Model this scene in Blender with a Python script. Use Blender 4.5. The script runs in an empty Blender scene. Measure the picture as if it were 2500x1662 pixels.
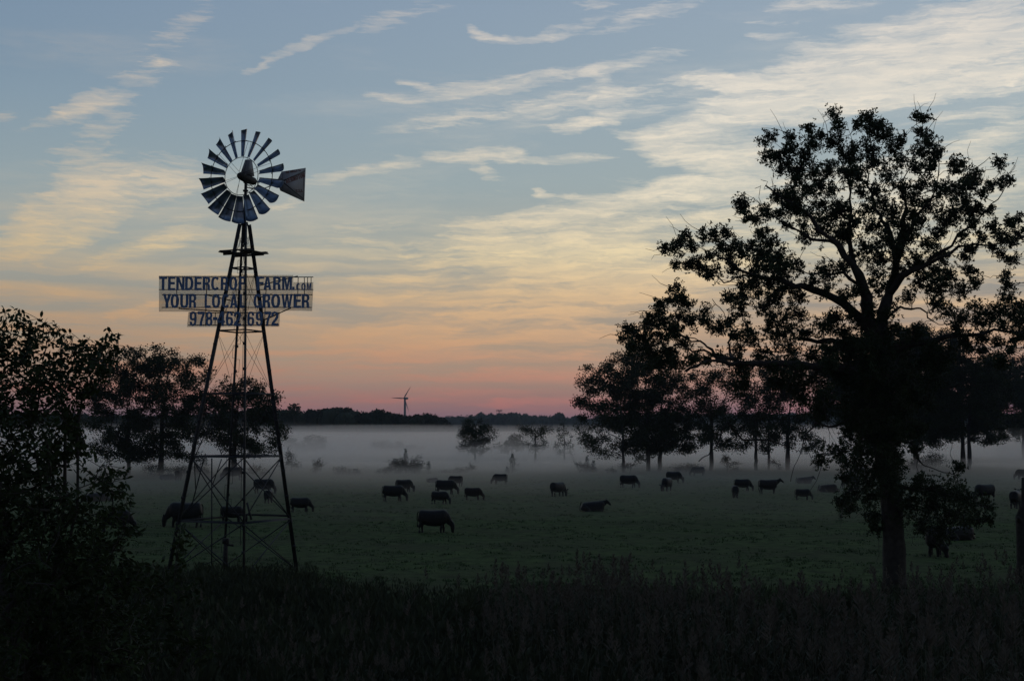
import bpy, math, random
import numpy as np
from mathutils import Vector, Matrix
random.seed(7); RNG = np.random.default_rng(7)
C = bpy.context.scene
COL = C.collection
# ------------------------------------------------------------------ camera
F_PX, CX, CY, HOR = 3470.0, 1250.0, 831.0, 1060.0      # focal length, centre, horizon row in photograph pixels
CAM_H = 5.9
PITCH = math.atan((HOR - CY) / F_PX)
cd = bpy.data.cameras.new('camera'); cam = bpy.data.objects.new('camera', cd); COL.objects.link(cam)
cam.location = (0, 0, CAM_H); cam.rotation_euler = (math.pi/2 + PITCH, 0, 0)
cd.sensor_width = 36.0; cd.lens = 36.0 * F_PX / 2500.0; cd.clip_start = 0.1; cd.clip_end = 20000
C.camera = cam
C.view_settings.view_transform = 'Standard'; C.view_settings.look = 'None'
C.view_settings.exposure = 0.0; C.view_settings.gamma = 1.0; C.view_settings.use_curve_mapping = False
C.render.engine = 'CYCLES'
C.cycles.use_denoising = True
C.cycles.max_bounces = 8; C.cycles.diffuse_bounces = 3; C.cycles.glossy_bounces = 2
C.cycles.transmission_bounces = 3; C.cycles.transparent_max_bounces = 12; C.cycles.volume_bounces = 5
C.cycles.sample_clamp_indirect = 4.0
_cp, _sp = math.cos(PITCH), math.sin(PITCH)
def ray(px, py):
    dx = (px - CX) / F_PX; dy = (CY - py) / F_PX
    return np.array([dx, _cp - dy*_sp, _sp + dy*_cp])
def P(px, py, d):                                        # point seen at a pixel, d metres ahead
    r = ray(px, py); r = r * (d / r[1]); r[2] += CAM_H
    return r
def G(px, py):                                           # point on flat ground seen at a pixel
    r = ray(px, py); r = r * (-CAM_H / r[2]); r[2] = 0
    return r
def azel(px, py):
    r = ray(px, py); r = r / np.linalg.norm(r)
    return math.degrees(math.atan2(r[0], r[1])), math.degrees(math.asin(r[2]))
def lin(c):
    return tuple(((v/255.0)/12.92 if v/255.0 <= 0.04045 else ((v/255.0+0.055)/1.055)**2.4) for v in c) + (1.0,)

# ------------------------------------------------------------------ world: dawn sky with cirrus
class NT:
    def __init__(s, tree): s.t = tree; s.n = tree.nodes; s.l = tree.links
    def new(s, kind, **kw):
        nd = s.n.new(kind)
        for k, v in kw.items(): setattr(nd, k, v)
        return nd
    def link(s, a, b): s.l.new(a, b)
    def put(s, sock, v):
        if hasattr(v, 'links') or isinstance(v, bpy.types.NodeSocket): s.l.new(v, sock)
        else: sock.default_value = v
    def math(s, op, a, b=None, c=None, clamp=False):
        nd = s.new('ShaderNodeMath', operation=op); nd.use_clamp = clamp
        s.put(nd.inputs[0], a)
        if b is not None: s.put(nd.inputs[1], b)
        if c is not None: s.put(nd.inputs[2], c)
        return nd.outputs[0]
    def ramp(s, fac, stops, interp='LINEAR'):
        nd = s.new('ShaderNodeValToRGB'); cr = nd.color_ramp; cr.interpolation = interp
        while len(cr.elements) > 1: cr.elements.remove(cr.elements[-1])
        cr.elements[0].position = stops[0][0]; cr.elements[0].color = stops[0][1]
        for p, c in stops[1:]:
            e = cr.elements.new(p); e.color = c
        s.put(nd.inputs[0], fac); return nd.outputs[0]
    def maprange(s, v, a, b, c, d, smooth=False):
        nd = s.new('ShaderNodeMapRange'); nd.clamp = True
        if smooth: nd.interpolation_type = 'SMOOTHSTEP'
        s.put(nd.inputs[0], v); nd.inputs[1].default_value = a; nd.inputs[2].default_value = b
        nd.inputs[3].default_value = c; nd.inputs[4].default_value = d
        return nd.outputs[0]
    def mixrgb(s, fac, a, b, mode='MIX'):
        nd = s.new('ShaderNodeMix', data_type='RGBA', blend_type=mode)
        s.put(nd.inputs[0], fac); s.put(nd.inputs[6], a); s.put(nd.inputs[7], b)
        return nd.outputs[2]
    def noise(s, vec, scale, detail=4, rough=0.5, dist=0.0):
        nd = s.new('ShaderNodeTexNoise'); nd.inputs['Scale'].default_value = scale
        nd.inputs['Detail'].default_value = detail; nd.inputs['Roughness'].default_value = rough
        nd.inputs['Distortion'].default_value = dist
        if vec is not None: s.l.new(vec, nd.inputs['Vector'])
        return nd.outputs[0]
    def mapping(s, vec, loc=(0,0,0), rot=(0,0,0), scale=(1,1,1), kind='POINT'):
        nd = s.new('ShaderNodeMapping', vector_type=kind)
        s.l.new(vec, nd.inputs[0]); nd.inputs[1].default_value = loc; nd.inputs[2].default_value = rot
        nd.inputs[3].default_value = scale
        return nd.outputs[0]

CLOUDS = [  # x0,y0,x1,y1 (photograph pixels), half width, strength
 (70,308,290,240,16,.75),(180,250,275,214,10,.4),(215,345,330,200,45,.30),(310,220,430,80,36,.30),(400,100,530,-10,28,.28),
 (590,182,700,128,9,.55),(690,128,850,68,9,.55),(850,66,1110,0,22,.30),
 (-40,618,170,540,36,.85),(150,560,300,470,44,.75),(270,480,480,398,40,.6),(140,490,300,395,48,.62),(90,410,240,330,34,.25),
 (110,612,215,585,11,.5),(180,650,500,565,22,.5),(0,560,120,520,20,.3),(430,470,560,430,16,.3),(640,520,760,490,10,.3),(800,560,1000,545,12,.3),(760,600,1000,590,14,.3),(300,600,520,540,24,.25),(70,648,120,640,10,.3),(-30,285,40,268,14,.4),(600,515,730,500,12,.3),(330,500,480,440,24,.35),
 (1132,66,1182,97,10,.7),(1170,98,1300,100,9,.7),(1270,102,1430,66,14,.5),(1400,72,1680,18,20,.4),(1380,8,1500,4,14,.35),
 (902,238,1040,246,9,.65),(1020,246,1200,214,10,.75),(1170,222,1420,176,14,.65),(1380,186,1680,120,16,.45),(975,192,1060,220,8,.6),(1045,219,1270,188,11,.6),
 (1425,176,1500,196,14,.85),(1420,182,1470,172,10,.7),(940,325,1250,262,18,.4),(1230,266,1680,210,20,.45),(1300,300,1700,250,16,.3),
 (745,449,900,414,15,.42),(870,420,1060,384,13,.45),(1040,375,1180,384,14,.7),(1150,372,1320,388,15,.75),(1300,392,1500,380,9,.55),(1130,392,1225,434,15,.5),(1040,384,1130,398,8,.5),
 (1345,320,1480,298,14,.65),(1450,290,1530,280,16,.45),(1470,308,1550,334,14,.5),(1180,470,1260,455,12,.22),
 (1645,190,1860,202,16,.9),(1780,206,2120,168,26,.9),(1940,160,2300,88,50,.95),(2150,110,2620,20,62,1.0),(2020,205,2620,110,60,.95),(1830,232,2350,200,34,.9),
 (1710,268,2100,240,32,.95),(1690,270,1850,262,20,.7),(2000,250,2520,180,30,.75),(1640,308,1960,298,16,.5),(1850,292,2080,268,14,.5),
 (1545,352,1730,320,34,.8),(1600,372,1880,360,32,.9),(1550,345,1760,372,30,.75),(1700,385,1880,376,14,.6),
 (1860,22,2120,4,14,.6),(1600,20,1760,0,14,.2),(1830,92,1960,90,6,.5),(1800,60,1960,62,5,.45),(1560,400,1650,398,9,.45),(1720,410,1900,398,12,.5),
 (2150,330,2560,250,16,.45),(2300,352,2560,300,18,.4),(2080,420,2560,330,26,.5),(1900,470,2500,390,30,.6),(2000,540,2560,440,42,.75),(2200,600,2600,540,30,.3),
 (1302,468,1345,484,8,.75),(1325,484,1500,480,6,.5),(1090,545,1330,544,13,.85),(1250,540,1480,512,24,.8),(1400,520,1700,468,26,.8),(1560,470,1900,440,24,.75),(1560,466,1700,440,18,.6),(1700,500,1960,470,22,.55),(1480,545,1900,520,16,.35),
 (1080,572,1300,582,10,.5),(1150,590,1560,592,12,.4),(1290,655,1500,640,22,1.0),(1390,632,1600,618,16,.7),(1040,640,1420,622,15,.5),(1000,610,1350,600,10,.35),(1450,662,1900,640,18,.55),(1200,668,1400,664,8,.6),
 (780,690,1200,668,11,.45),(1000,706,1500,690,12,.4),(820,672,1000,676,9,.35),(878,742,1010,722,7,.85),(880,728,1010,720,5,.5),
 (770,835,980,806,26,.85),(900,808,1250,768,26,.8),(1200,778,1600,716,28,.7),(800,852,1200,838,18,.7),(1150,830,1500,800,22,.6),(880,872,1300,864,12,.5),(1250,870,1500,850,16,.45),
 (240,776,390,742,14,.6),(415,853,475,849,8,.8),(430,720,360,745,10,.3),(640,905,1000,895,10,.4),(700,940,1100,930,8,.4),(900,905,1400,915,12,.35),
 (1180,985,1350,976,7,.75),(1120,992,1300,990,5,.6),(860,980,1100,975,6,.4),(640,952,820,948,6,.4),(1000,962,1250,958,5,.35),(700,968,900,966,4,.35),(250,900,420,890,20,.3),
 (1425,248,1458,235,2.2,1.2),(1100,600,1700,560,45,.35),(1300,660,1800,640,50,.45),(950,640,1300,620,35,.3),(1250,700,1900,690,40,.4),(1700,560,2200,520,50,.45),(1900,640,2500,600,50,.35),(30,520,330,420,34,.3),(0,600,260,520,50,.3),(1500,450,2100,400,35,.3),
]
def build_world():
    w = bpy.data.worlds.new('World'); C.world = w; w.use_nodes = True
    t = NT(w.node_tree); t.n.clear()
    out = t.new('ShaderNodeOutputWorld'); bg = t.new('ShaderNodeBackground')
    tc = t.new('ShaderNodeTexCoord'); sx = t.new('ShaderNodeSeparateXYZ'); t.link(tc.outputs['Generated'], sx.inputs[0])
    az = t.math('DEGREES', t.math('ARCTAN2', sx.outputs[0], sx.outputs[1]))
    el = t.math('DEGREES', t.math('ARCSINE', sx.outputs[2]))
    cb = t.new('ShaderNodeCombineXYZ'); t.link(az, cb.inputs[0]); t.link(el, cb.inputs[1])
    ae = cb.outputs[0]
    # gentle warp so that nothing is ruler-straight
    nw = t.new('ShaderNodeTexNoise'); nw.inputs['Scale'].default_value = 0.45; nw.inputs['Detail'].default_value = 3
    t.link(t.mapping(ae, scale=(.7, 1.6, 1)), nw.inputs['Vector'])
    vs = t.new('ShaderNodeVectorMath', operation='SUBTRACT'); t.link(nw.outputs['Color'], vs.inputs[0]); vs.inputs[1].default_value = (.5, .5, .5)
    vm = t.new('ShaderNodeVectorMath', operation='MULTIPLY'); t.link(vs.outputs[0], vm.inputs[0]); vm.inputs[1].default_value = (1.6, .55, 0)
    va = t.new('ShaderNodeVectorMath', operation='ADD'); t.link(vm.outputs[0], va.inputs[0]); t.link(ae, va.inputs[1])
    # fine ragged warp for the cloud edges
    nw2 = t.new('ShaderNodeTexNoise'); nw2.inputs['Scale'].default_value = 1.7; nw2.inputs['Detail'].default_value = 6; nw2.inputs['Roughness'].default_value = .65
    t.link(t.mapping(ae, rot=(0, 0, -.16), scale=(.6, 2.6, 1)), nw2.inputs['Vector'])
    vs2 = t.new('ShaderNodeVectorMath', operation='SUBTRACT'); t.link(nw2.outputs['Color'], vs2.inputs[0]); vs2.inputs[1].default_value = (.5, .5, .5)
    vm2 = t.new('ShaderNodeVectorMath', operation='MULTIPLY'); t.link(vs2.outputs[0], vm2.inputs[0]); vm2.inputs[1].default_value = (1.3, .26, 0)
    vb = t.new('ShaderNodeVectorMath', operation='ADD'); t.link(vm2.outputs[0], vb.inputs[0]); t.link(va.outputs[0], vb.inputs[1])
    wv = vb.outputs[0]
    acc = None
    for (x0, y0, x1, y1, wd, st) in CLOUDS:
        a0, e0 = azel(x0, y0); a1, e1 = azel(x1, y1)
        ang = math.atan2(e1-e0, a1-a0); L = math.hypot(a1-a0, e1-e0)/2 * 1.4; W = wd / 60.6 * 1.72
        mp = t.mapping(wv, loc=((a0+a1)/2, (e0+e1)/2, 0), rot=(0, 0, ang), scale=(L, W, 1), kind='TEXTURE')
        g = t.new('ShaderNodeTexGradient', gradient_type='SPHERICAL'); t.link(mp, g.inputs[0])
        acc = t.math('MULTIPLY', g.outputs[1], st*1.7) if acc is None else t.math('MULTIPLY_ADD', g.outputs[1], st*1.7, acc)
    flow = t.maprange(az, -14, -2, 0, 1, True)          # the fibres climb more steeply on the left
    def fibre(rot_l, rot_r, sc, s_, det, ro, loc=(0, 0, 0), dist=0.0):
        a = t.noise(t.mapping(wv, loc=loc, rot=(0, 0, rot_l), scale=sc), s_, det, ro, dist)
        b = t.noise(t.mapping(wv, loc=loc, rot=(0, 0, rot_r), scale=sc), s_, det, ro, dist)
        return t.math('ADD', t.math('MULTIPLY', a, t.math('SUBTRACT', 1.0, flow)), t.math('MULTIPLY', b, flow))
    fib = fibre(-.55, -.15, (.35, 2.2, 1), 1.0, 8, .62)
    fib2 = fibre(-.5, -.1, (.6, 4.6, 1), 1.3, 7, .62)
    veil = t.noise(t.mapping(wv, loc=(3.3, 1.7, 0), rot=(0, 0, -.2), scale=(.06, .3, 1)), 1.0, 5, .55)
    fib3 = fibre(-.58, -.19, (1.1, 8.0, 1), 1.2, 6, .65)
    f = t.math('ADD', t.math('ADD', t.math('MULTIPLY', fib, .5), t.math('MULTIPLY', fib2, .28)), t.math('MULTIPLY', fib3, .22))
    fs = t.maprange(f, .37, .62, .10, 1.3)
    cov = t.math('SUBTRACT', 1.0, t.math('POWER', 2.718, t.math('MULTIPLY', acc, -1.15)))
    thr = t.math('ADD', cov, t.math('MULTIPLY', t.math('SUBTRACT', f, .5), 3.1))
    body = t.math('MULTIPLY', t.maprange(thr, .20, 1.0, 0, 1.12), t.maprange(cov, 0, .22, 0, 1, True))
    vl = t.math('MULTIPLY', t.maprange(veil, .45, .74, 0, .38, True), fs)
    alpha = t.maprange(t.math('ADD', body, vl), .02, 1.1, 0, .95)
    # low horizontal streaking near the horizon
    st = t.noise(t.mapping(wv, loc=(7, 2, 0), scale=(.10, 1.9, 1)), 1.0, 5, .55)
    lowm = t.math('MULTIPLY', t.maprange(el, .3, 1.5, .4, 1), t.maprange(el, 5.0, 9.5, 1, 0))
    alpha = t.math('ADD', alpha, t.math('MULTIPLY', t.maprange(st, .40, .64, 0, .9), lowm), clamp=True)
    e30 = t.math('DIVIDE', el, 30.0, clamp=True)
    sk = lambda s: [(e/30.0, lin(c)) for e, c in s]
    base = t.ramp(e30, sk([(0,(118,100,116)),(.7,(132,104,114)),(1.4,(155,121,116)),(2.3,(173,145,126)),(3.6,(176,155,133)),(5.5,(163,157,145)),
                           (7.5,(166,170,163)),(10,(160,174,176)),(13,(154,172,182)),(17,(146,165,182)),(23,(124,144,163)),(30,(106,126,148))]))
    zen = t.maprange(el, 25, 90, 0, 1)
    base = t.mixrgb(zen, base, lin((72,88,114)))
    cloud = t.ramp(e30, sk([(0,(140,102,114)),(1.0,(180,120,118)),(2.2,(206,148,126)),(3.8,(222,178,138)),(5.5,(232,198,154)),(7.2,(242,222,180)),
                            (9.5,(242,229,203)),(13,(236,227,211)),(18,(222,214,206)),(30,(190,190,195))]))
    # left of the glow the clouds are dimmer and the clear sky bluer; right of it paler
    side = t.maprange(az, -21, 8, 0, 1)
    cloud = t.mixrgb(1.0, cloud, t.mixrgb(side, (.72,.66,.62,1), (1,1,1,1)), 'MULTIPLY')
    side2 = t.maprange(az, -20, 20, 0, 1)
    hi = t.maprange(el, 6, 14, 0, 1)
    base = t.mixrgb(hi, base, t.mixrgb(1.0, base, t.mixrgb(side2, (.70,.76,.84,1), (1.16,1.10,1.06,1)), 'MULTIPLY'))
    lo = t.maprange(el, 2, 7, 1, 0)
    base = t.mixrgb(t.math('MULTIPLY', t.maprange(az, 2, 18, 0, 1, True), lo), base, t.mixrgb(1.0, base, (.66,.68,.82,1), 'MULTIPLY'))
    base = t.mixrgb(t.math('MULTIPLY', t.maprange(az, -6, -18, 0, 1, True), t.maprange(el, 2, 8, 1, 0)), base, t.mixrgb(1.0, base, (.80,.87,.90,1), 'MULTIPLY'))
    tex = fibre(-.5, -.16, (.40, 2.6, 1), 1.0, 8, .66, (5, 9, 0))
    cloud = t.mixrgb(t.maprange(tex, .40, .62, .55, 0), cloud, t.mixrgb(.35, base, cloud))
    col = t.mixrgb(alpha, base, cloud)
    # the west, behind the camera, is darker and bluer
    west = t.maprange(sx.outputs[1], .75, -.6, 0, 1, True)
    col = t.mixrgb(west, col, t.mixrgb(1.0, col, (.36,.40,.47,1), 'MULTIPLY'))
    # physical twilight sky adds a little blue from above (sun just under the horizon, east)
    nz = t.new('ShaderNodeTexSky', sky_type='NISHITA'); nz.sun_disc = False
    nz.sun_elevation = math.radians(-1.5); nz.sun_rotation = math.radians(8)
    add = t.mixrgb(1.0, col, t.mixrgb(1.0, nz.outputs[0], (.002,.002,.002,1), 'MULTIPLY'), 'ADD')
    t.link(add, bg.inputs[0]); bg.inputs[1].default_value = 1.0
    t.link(bg.outputs[0], out.inputs[0])
    w.cycles.sampling_method = 'MANUAL'; w.cycles.sample_map_resolution = 512
build_world()

# ------------------------------------------------------------------ helpers
def mat(name, col, rough=.8, metal=0.0, var=.25, scale=3.0, bump=0.0, spec=.3, detail=5, col2=None, obj_space=True, transl=0.0):
    m = bpy.data.materials.new(name); m.use_nodes = True; t = NT(m.node_tree); t.n.clear()
    o = t.new('ShaderNodeOutputMaterial'); b = t.new('ShaderNodeBsdfPrincipled')
    tc = t.new('ShaderNodeTexCoord'); n = t.noise(tc.outputs['Object'], scale, detail, .6)
    c2 = col2 or tuple(v*(1-var) for v in col)
    c1 = tuple(min(1, v*(1+var*.6)) for v in col)
    r = t.ramp(n, [(.3, c2+(1,)), (.7, c1+(1,))])
    t.link(r, b.inputs['Base Color']); b.inputs['Roughness'].default_value = rough; b.inputs['Metallic'].default_value = metal
    b.inputs['Specular IOR Level'].default_value = spec
    if bump:
        bp = t.new('ShaderNodeBump'); bp.inputs['Strength'].default_value = bump; bp.inputs['Distance'].default_value = .02
        t.link(t.noise(tc.outputs['Object'], scale*6, 4, .6), bp.inputs['Height']); t.link(bp.outputs[0], b.inputs['Normal'])
    if transl:
        tr = t.new('ShaderNodeBsdfTranslucent'); t.link(r, tr.inputs[0]); mx = t.new('ShaderNodeMixShader'); mx.inputs[0].default_value = transl
        t.link(b.outputs[0], mx.inputs[1]); t.link(tr.outputs[0], mx.inputs[2]); t.link(mx.outputs[0], o.inputs[0])
    else: t.link(b.outputs[0], o.inputs[0])
    return m
M = dict(
 galv=mat('galvanised_steel', (.30,.34,.40), .42, .75, .3, 6, .15),
 dark=mat('dark_painted_steel', (.045,.045,.048), .6, .3, .4, 8, .2),
 iron=mat('weathered_iron', (.05,.045,.042), .7, .4, .4, 10, .3),
 blade=mat('sheet_steel_blade', (.30,.38,.50), .36, .85, .25, 4, .05),
 vane=mat('vane_sheet', (.22,.22,.24), .6, .1, .2, 5, .05),
 red=mat('red_vane_paint', (.13,.03,.03), .6, 0, .2, 9), vblack=mat('black_vane_paint', (.02,.02,.025), .6, 0, .2, 9),
 blue=mat('blue_letter_paint', (.15,.24,.42), .55, 0, .3, 2.2, .05),
 wood=mat('weathered_plank', (.07,.06,.05), .9, 0, .4, 7, .4),
 bark=mat('oak_bark', (.055,.047,.040), .95, 0, .45, 5, .8),
 bark2=mat('far_bark', (.05,.045,.042), .95, 0, .3, 2),
 twig=mat('bare_twig', (.06,.05,.042), .95, 0, .3, 6),
 oakleaf=mat('oak_leaf', (.035,.052,.018), .6, 0, .5, 1.2, 0, .25, transl=.12),
 midleaf=mat('maple_leaf', (.034,.046,.018), .7, 0, .5, .35, 0, .2, transl=.1),
 bushleaf=mat('shrub_leaf', (.036,.052,.018), .7, 0, .5, 2.0, 0, .15, transl=.15),
 scrub=mat('scrub_leaf', (.035,.04,.025), .8, 0, .4, .6, transl=.1),
 conif=mat('cedar_needle', (.022,.034,.018), .8, 0, .4, .6),
 woods=mat('far_wood_leaf', (.030,.040,.022), .9, 0, .5, .02, transl=.05),
 cow=mat('black_hide', (.012,.011,.011), .55, 0, .3, 4, .2, .3),
 cowred=mat('dark_brown_hide', (.022,.014,.011), .6, 0, .3, 4, .2, .3),
 reed=mat('dry_reed_stem', (.13,.112,.072), .8, 0, .4, .6, transl=.1), plume=mat('reed_plume', (.128,.108,.084), .9, 0, .35, .8, transl=.15),
 reedleaf=mat('reed_leaf', (.040,.045,.020), .7, 0, .5, .6, transl=.15), weed=mat('rank_weed', (.048,.056,.026), .85, 0, .5, .5, transl=.1),
 turb=mat('turbine_paint', (.16,.165,.18), .5, 0, .05, 1), hoof=mat('tail_hair', (.01,.01,.01), .9, 0, .2, 5),
)
def tag(o, label=None, cat=None, group=None, kind=None):
    if label: o['label'] = label
    if cat: o['category'] = cat
    if group: o['group'] = group
    if kind: o['kind'] = kind
    return o
def empty(name, loc, label=None, cat=None, group=None, rz=0):
    o = bpy.data.objects.new(name, None); COL.objects.link(o); o.location = loc; o.rotation_euler = (0, 0, rz); o.empty_display_size = .3
    return tag(o, label, cat, group)
def npmesh(name, v, polys, smooth=False):
    """v Nx3, polys: list of (M,k) index arrays"""
    me = bpy.data.meshes.new(name); v = np.asarray(v, dtype=np.float32).reshape(-1, 3)
    polys = [np.asarray(p, dtype=np.int32) for p in polys if len(p)]
    me.vertices.add(len(v)); me.vertices.foreach_set('co', v.ravel())
    loops = np.concatenate([p.ravel() for p in polys]); tot = np.concatenate([np.full(len(p), p.shape[1], dtype=np.int32) for p in polys])
    start = np.concatenate([[0], np.cumsum(tot)[:-1]]).astype(np.int32)
    me.loops.add(len(loops)); me.loops.foreach_set('vertex_index', loops)
    me.polygons.add(len(tot)); me.polygons.foreach_set('loop_start', start)
    try: me.polygons.foreach_set('loop_total', tot)
    except Exception: pass
    if smooth: me.polygons.foreach_set('use_smooth', np.ones(len(tot), dtype=bool))
    me.update(calc_edges=True); me.validate()
    return me
class MB:
    """collects pieces of ONE mesh, in world coordinates"""
    def __init__(s): s.v = []; s.q = []; s.t = []; s.n = 0
    def add(s, v, q=None, t=None):
        v = np.asarray(v, dtype=float).reshape(-1, 3); s.v.append(v)
        if q is not None and len(q): s.q.append(np.asarray(q) + s.n)
        if t is not None and len(t): s.t.append(np.asarray(t) + s.n)
        s.n += len(v)
    def tube(s, pts, rad, sides=6, cap=True):
        pts = np.asarray(pts, dtype=float); n = len(pts); rad = np.broadcast_to(np.asarray(rad, dtype=float), (n,))
        tan = np.gradient(pts, axis=0); tan /= (np.linalg.norm(tan, axis=1)[:, None] + 1e-9)
        ref = np.array([0, 0, 1.0]) if abs(tan[0][2]) < .9 else np.array([1.0, 0, 0])
        a = np.cross(tan, ref); nn = np.linalg.norm(a, axis=1)
        bad = nn < .05
        if bad.any(): a[bad] = np.cross(tan[bad], np.array([.3, 1, .2])); nn = np.linalg.norm(a, axis=1)
        a /= nn[:, None]; b = np.cross(tan, a)
        th = np.arange(sides) * 2*math.pi/sides
        ring = pts[:, None, :] + rad[:, None, None]*(np.cos(th)[None, :, None]*a[:, None, :] + np.sin(th)[None, :, None]*b[:, None, :])
        i = np.arange(n-1)[:, None]*sides; j = np.arange(sides)[None, :]; j2 = (j+1) % sides
        q = np.stack([i+j, i+j2, i+sides+j2, i+sides+j], -1).reshape(-1, 4)
        t = []
        if cap and sides > 2:
            t = [[0, k+1, k] for k in range(1, sides-1)] + [[(n-1)*sides, (n-1)*sides+k, (n-1)*sides+k+1] for k in range(1, sides-1)]
        s.add(ring.reshape(-1, 3), q, t)
    def box(s, c, half, rot=None):
        c = np.asarray(c, float); h = np.asarray(half, float)
        v = np.array([[x, y, z] for x in (-1, 1) for y in (-1, 1) for z in (-1, 1)], float)*h
        if rot is not None: v = v @ np.asarray(rot).T
        s.add(v + c, [[0,1,3,2],[4,6,7,5],[0,4,5,1],[2,3,7,6],[0,2,6,4],[1,5,7,3]])
    def prism(s, p0, p1, prof, up):
        """sweep closed 2-D profile from p0 to p1"""
        p0 = np.asarray(p0, float); p1 = np.asarray(p1, float); t = p1-p0; t /= np.linalg.norm(t)
        up = np.asarray(up, float); a = up - t*np.dot(up, t); a /= np.linalg.norm(a); b = np.cross(t, a)
        pr = np.array([x*a + y*b for x, y in prof]); n = len(pr)
        s.add(np.vstack([p0+pr, p1+pr]), [[k, (k+1) % n, n+(k+1) % n, n+k] for k in range(n)], [[0, k+1, k] for k in range(1, n-1)] + [[n, n+k, n+k+1] for k in range(1, n-1)])
    def bar(s, p0, p1, w, h=None, up=(0, 0, 1)):
        h = h or w; w /= 2; h /= 2
        s.prism(p0, p1, [(-h, -w), (h, -w), (h, w), (-h, w)], up if abs(np.dot((np.asarray(p1)-np.asarray(p0))/np.linalg.norm(np.asarray(p1)-np.asarray(p0)), up)) < .95 else (0, 1, 0))
    def build(s, name, m, parent=None, origin=None, smooth=False):
        v = np.vstack(s.v); org = np.array(origin if origin is not None else ((0, 0, 0)), float)
        if parent is not None:
            loc = np.array(world_loc(parent)); v = v - loc
        else: v = v - org
        polys = []
        if s.q: polys.append(np.vstack(s.q))
        if s.t: polys.append(np.vstack(s.t))
        me = npmesh(name, v, polys, smooth); o = bpy.data.objects.new(name, me); COL.objects.link(o)
        me.materials.append(m)
        if parent is not None: o.parent = parent
        else: o.location = org
        return o
def world_loc(o):
    l = np.array(o.location)
    while o.parent: o = o.parent; l = l + np.array(o.location)
    return l
def rot_from(d, up=(0, 0, 1)):
    return Vector(d).to_track_quat('X', 'Z').to_matrix()

def gz(x, y):                                            # gentle swells of the pasture
    return 0.10*np.sin(x*.045+.8)*np.cos(y*.037) + 0.06*np.sin(x*.11+y*.07) - .05

# ------------------------------------------------------------------ ground
def build_ground():
    ys = np.concatenate([np.linspace(-60, 10, 8), np.linspace(14, 300, 144), np.geomspace(320, 2640, 24)])
    xs = np.concatenate([-np.geomspace(2550, 110, 14), np.linspace(-100, 100, 81), np.geomspace(110, 2550, 14)])
    X, Y = np.meshgrid(xs, ys); Z = gz(X, Y) * np.clip((400-Y)/150, 0, 1)
    nx, ny = len(xs), len(ys); i = np.arange(ny-1)[:, None]*nx; j = np.arange(nx-1)[None, :]
    q = np.stack([i+j, i+j+1, i+nx+j+1, i+nx+j], -1).reshape(-1, 4)
    me = npmesh('pasture_ground', np.stack([X, Y, Z], -1).reshape(-1, 3), [q], True)
    m = bpy.data.materials.new('pasture'); m.use_nodes = True; t = NT(m.node_tree); t.n.clear()
    o = t.new('ShaderNodeOutputMaterial'); b = t.new('ShaderNodeBsdfPrincipled'); tc = t.new('ShaderNodeTexCoord').outputs['Object']
    n1 = t.noise(tc, .12, 5, .6); n2 = t.noise(t.mapping(tc, scale=(1, .7, 1)), 1.3, 6, .65); n3 = t.noise(tc, 9, 3, .6)
    c = t.ramp(n2, [(.34, (.032,.050,.015,1)), (.5, (.064,.108,.030,1)), (.70, (.100,.155,.042,1))])
    c = t.mixrgb(t.maprange(n1, .40, .66, 0, .7), c, (.056,.064,.030,1))
    c = t.mixrgb(t.maprange(n3, .3, .7, .0, .35), c, (.025,.035,.014,1))
    t.link(c, b.inputs['Base Color']); b.inputs['Roughness'].default_value = .95; b.inputs['Specular IOR Level'].default_value = .1
    bp = t.new('ShaderNodeBump'); bp.inputs['Strength'].default_value = 1; bp.inputs['Distance'].default_value = .25
    t.link(t.math('ADD', n2, t.math('MULTIPLY', n3, .3)), bp.inputs['Height']); t.link(bp.outputs[0], b.inputs['Normal'])
    t.link(b.outputs[0], o.inputs[0]); me.materials.append(m)
    ob = bpy.data.objects.new('pasture_ground', me); COL.objects.link(ob); tag(ob, kind='structure')
build_ground()

# ------------------------------------------------------------------ leaves
def rand_unit(n):
    v = RNG.normal(size=(n, 3)); return v/np.linalg.norm(v, axis=1)[:, None]
def leaf_quads(pos, length, width, dirs=None, droop=0.0):
    """one folded rhombus leaf per position"""
    n = len(pos); d = rand_unit(n) if dirs is None else dirs/np.linalg.norm(dirs, axis=1)[:, None]
    d = d.copy(); d[:, 2] -= droop; d /= np.linalg.norm(d, axis=1)[:, None]
    r = rand_unit(n); s = np.cross(d, r); s /= np.linalg.norm(s, axis=1)[:, None]; nn = np.cross(s, d)
    L = length*RNG.uniform(.65, 1.2, n)[:, None]; W = width*RNG.uniform(.7, 1.15, n)[:, None]
    mid = pos + d*L*.55
    v = np.stack([pos, mid - s*W/2 + nn*W*.15, pos + d*L, mid + s*W/2 + nn*W*.15], 1).reshape(-1, 3)
    q = np.arange(n*4).reshape(-1, 4)
    return v, q
def rosettes(centers, per, length, width, spread=.35, up=.25):
    n = len(centers); pos = np.repeat(centers, per, 0) + RNG.normal(size=(n*per, 3))*length*spread
    axis = np.repeat(rand_unit(n)*.6 + np.array([0, 0, up]), per, 0)
    d = rand_unit(n*per) + axis
    return leaf_quads(pos, length, width, d)
def blob_points(c, r, n, flat=1.0):
    u = rand_unit(n)*(RNG.uniform(0, 1, n)**.42)[:, None]
    u[:, 2] *= flat
    return c + u*r
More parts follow.
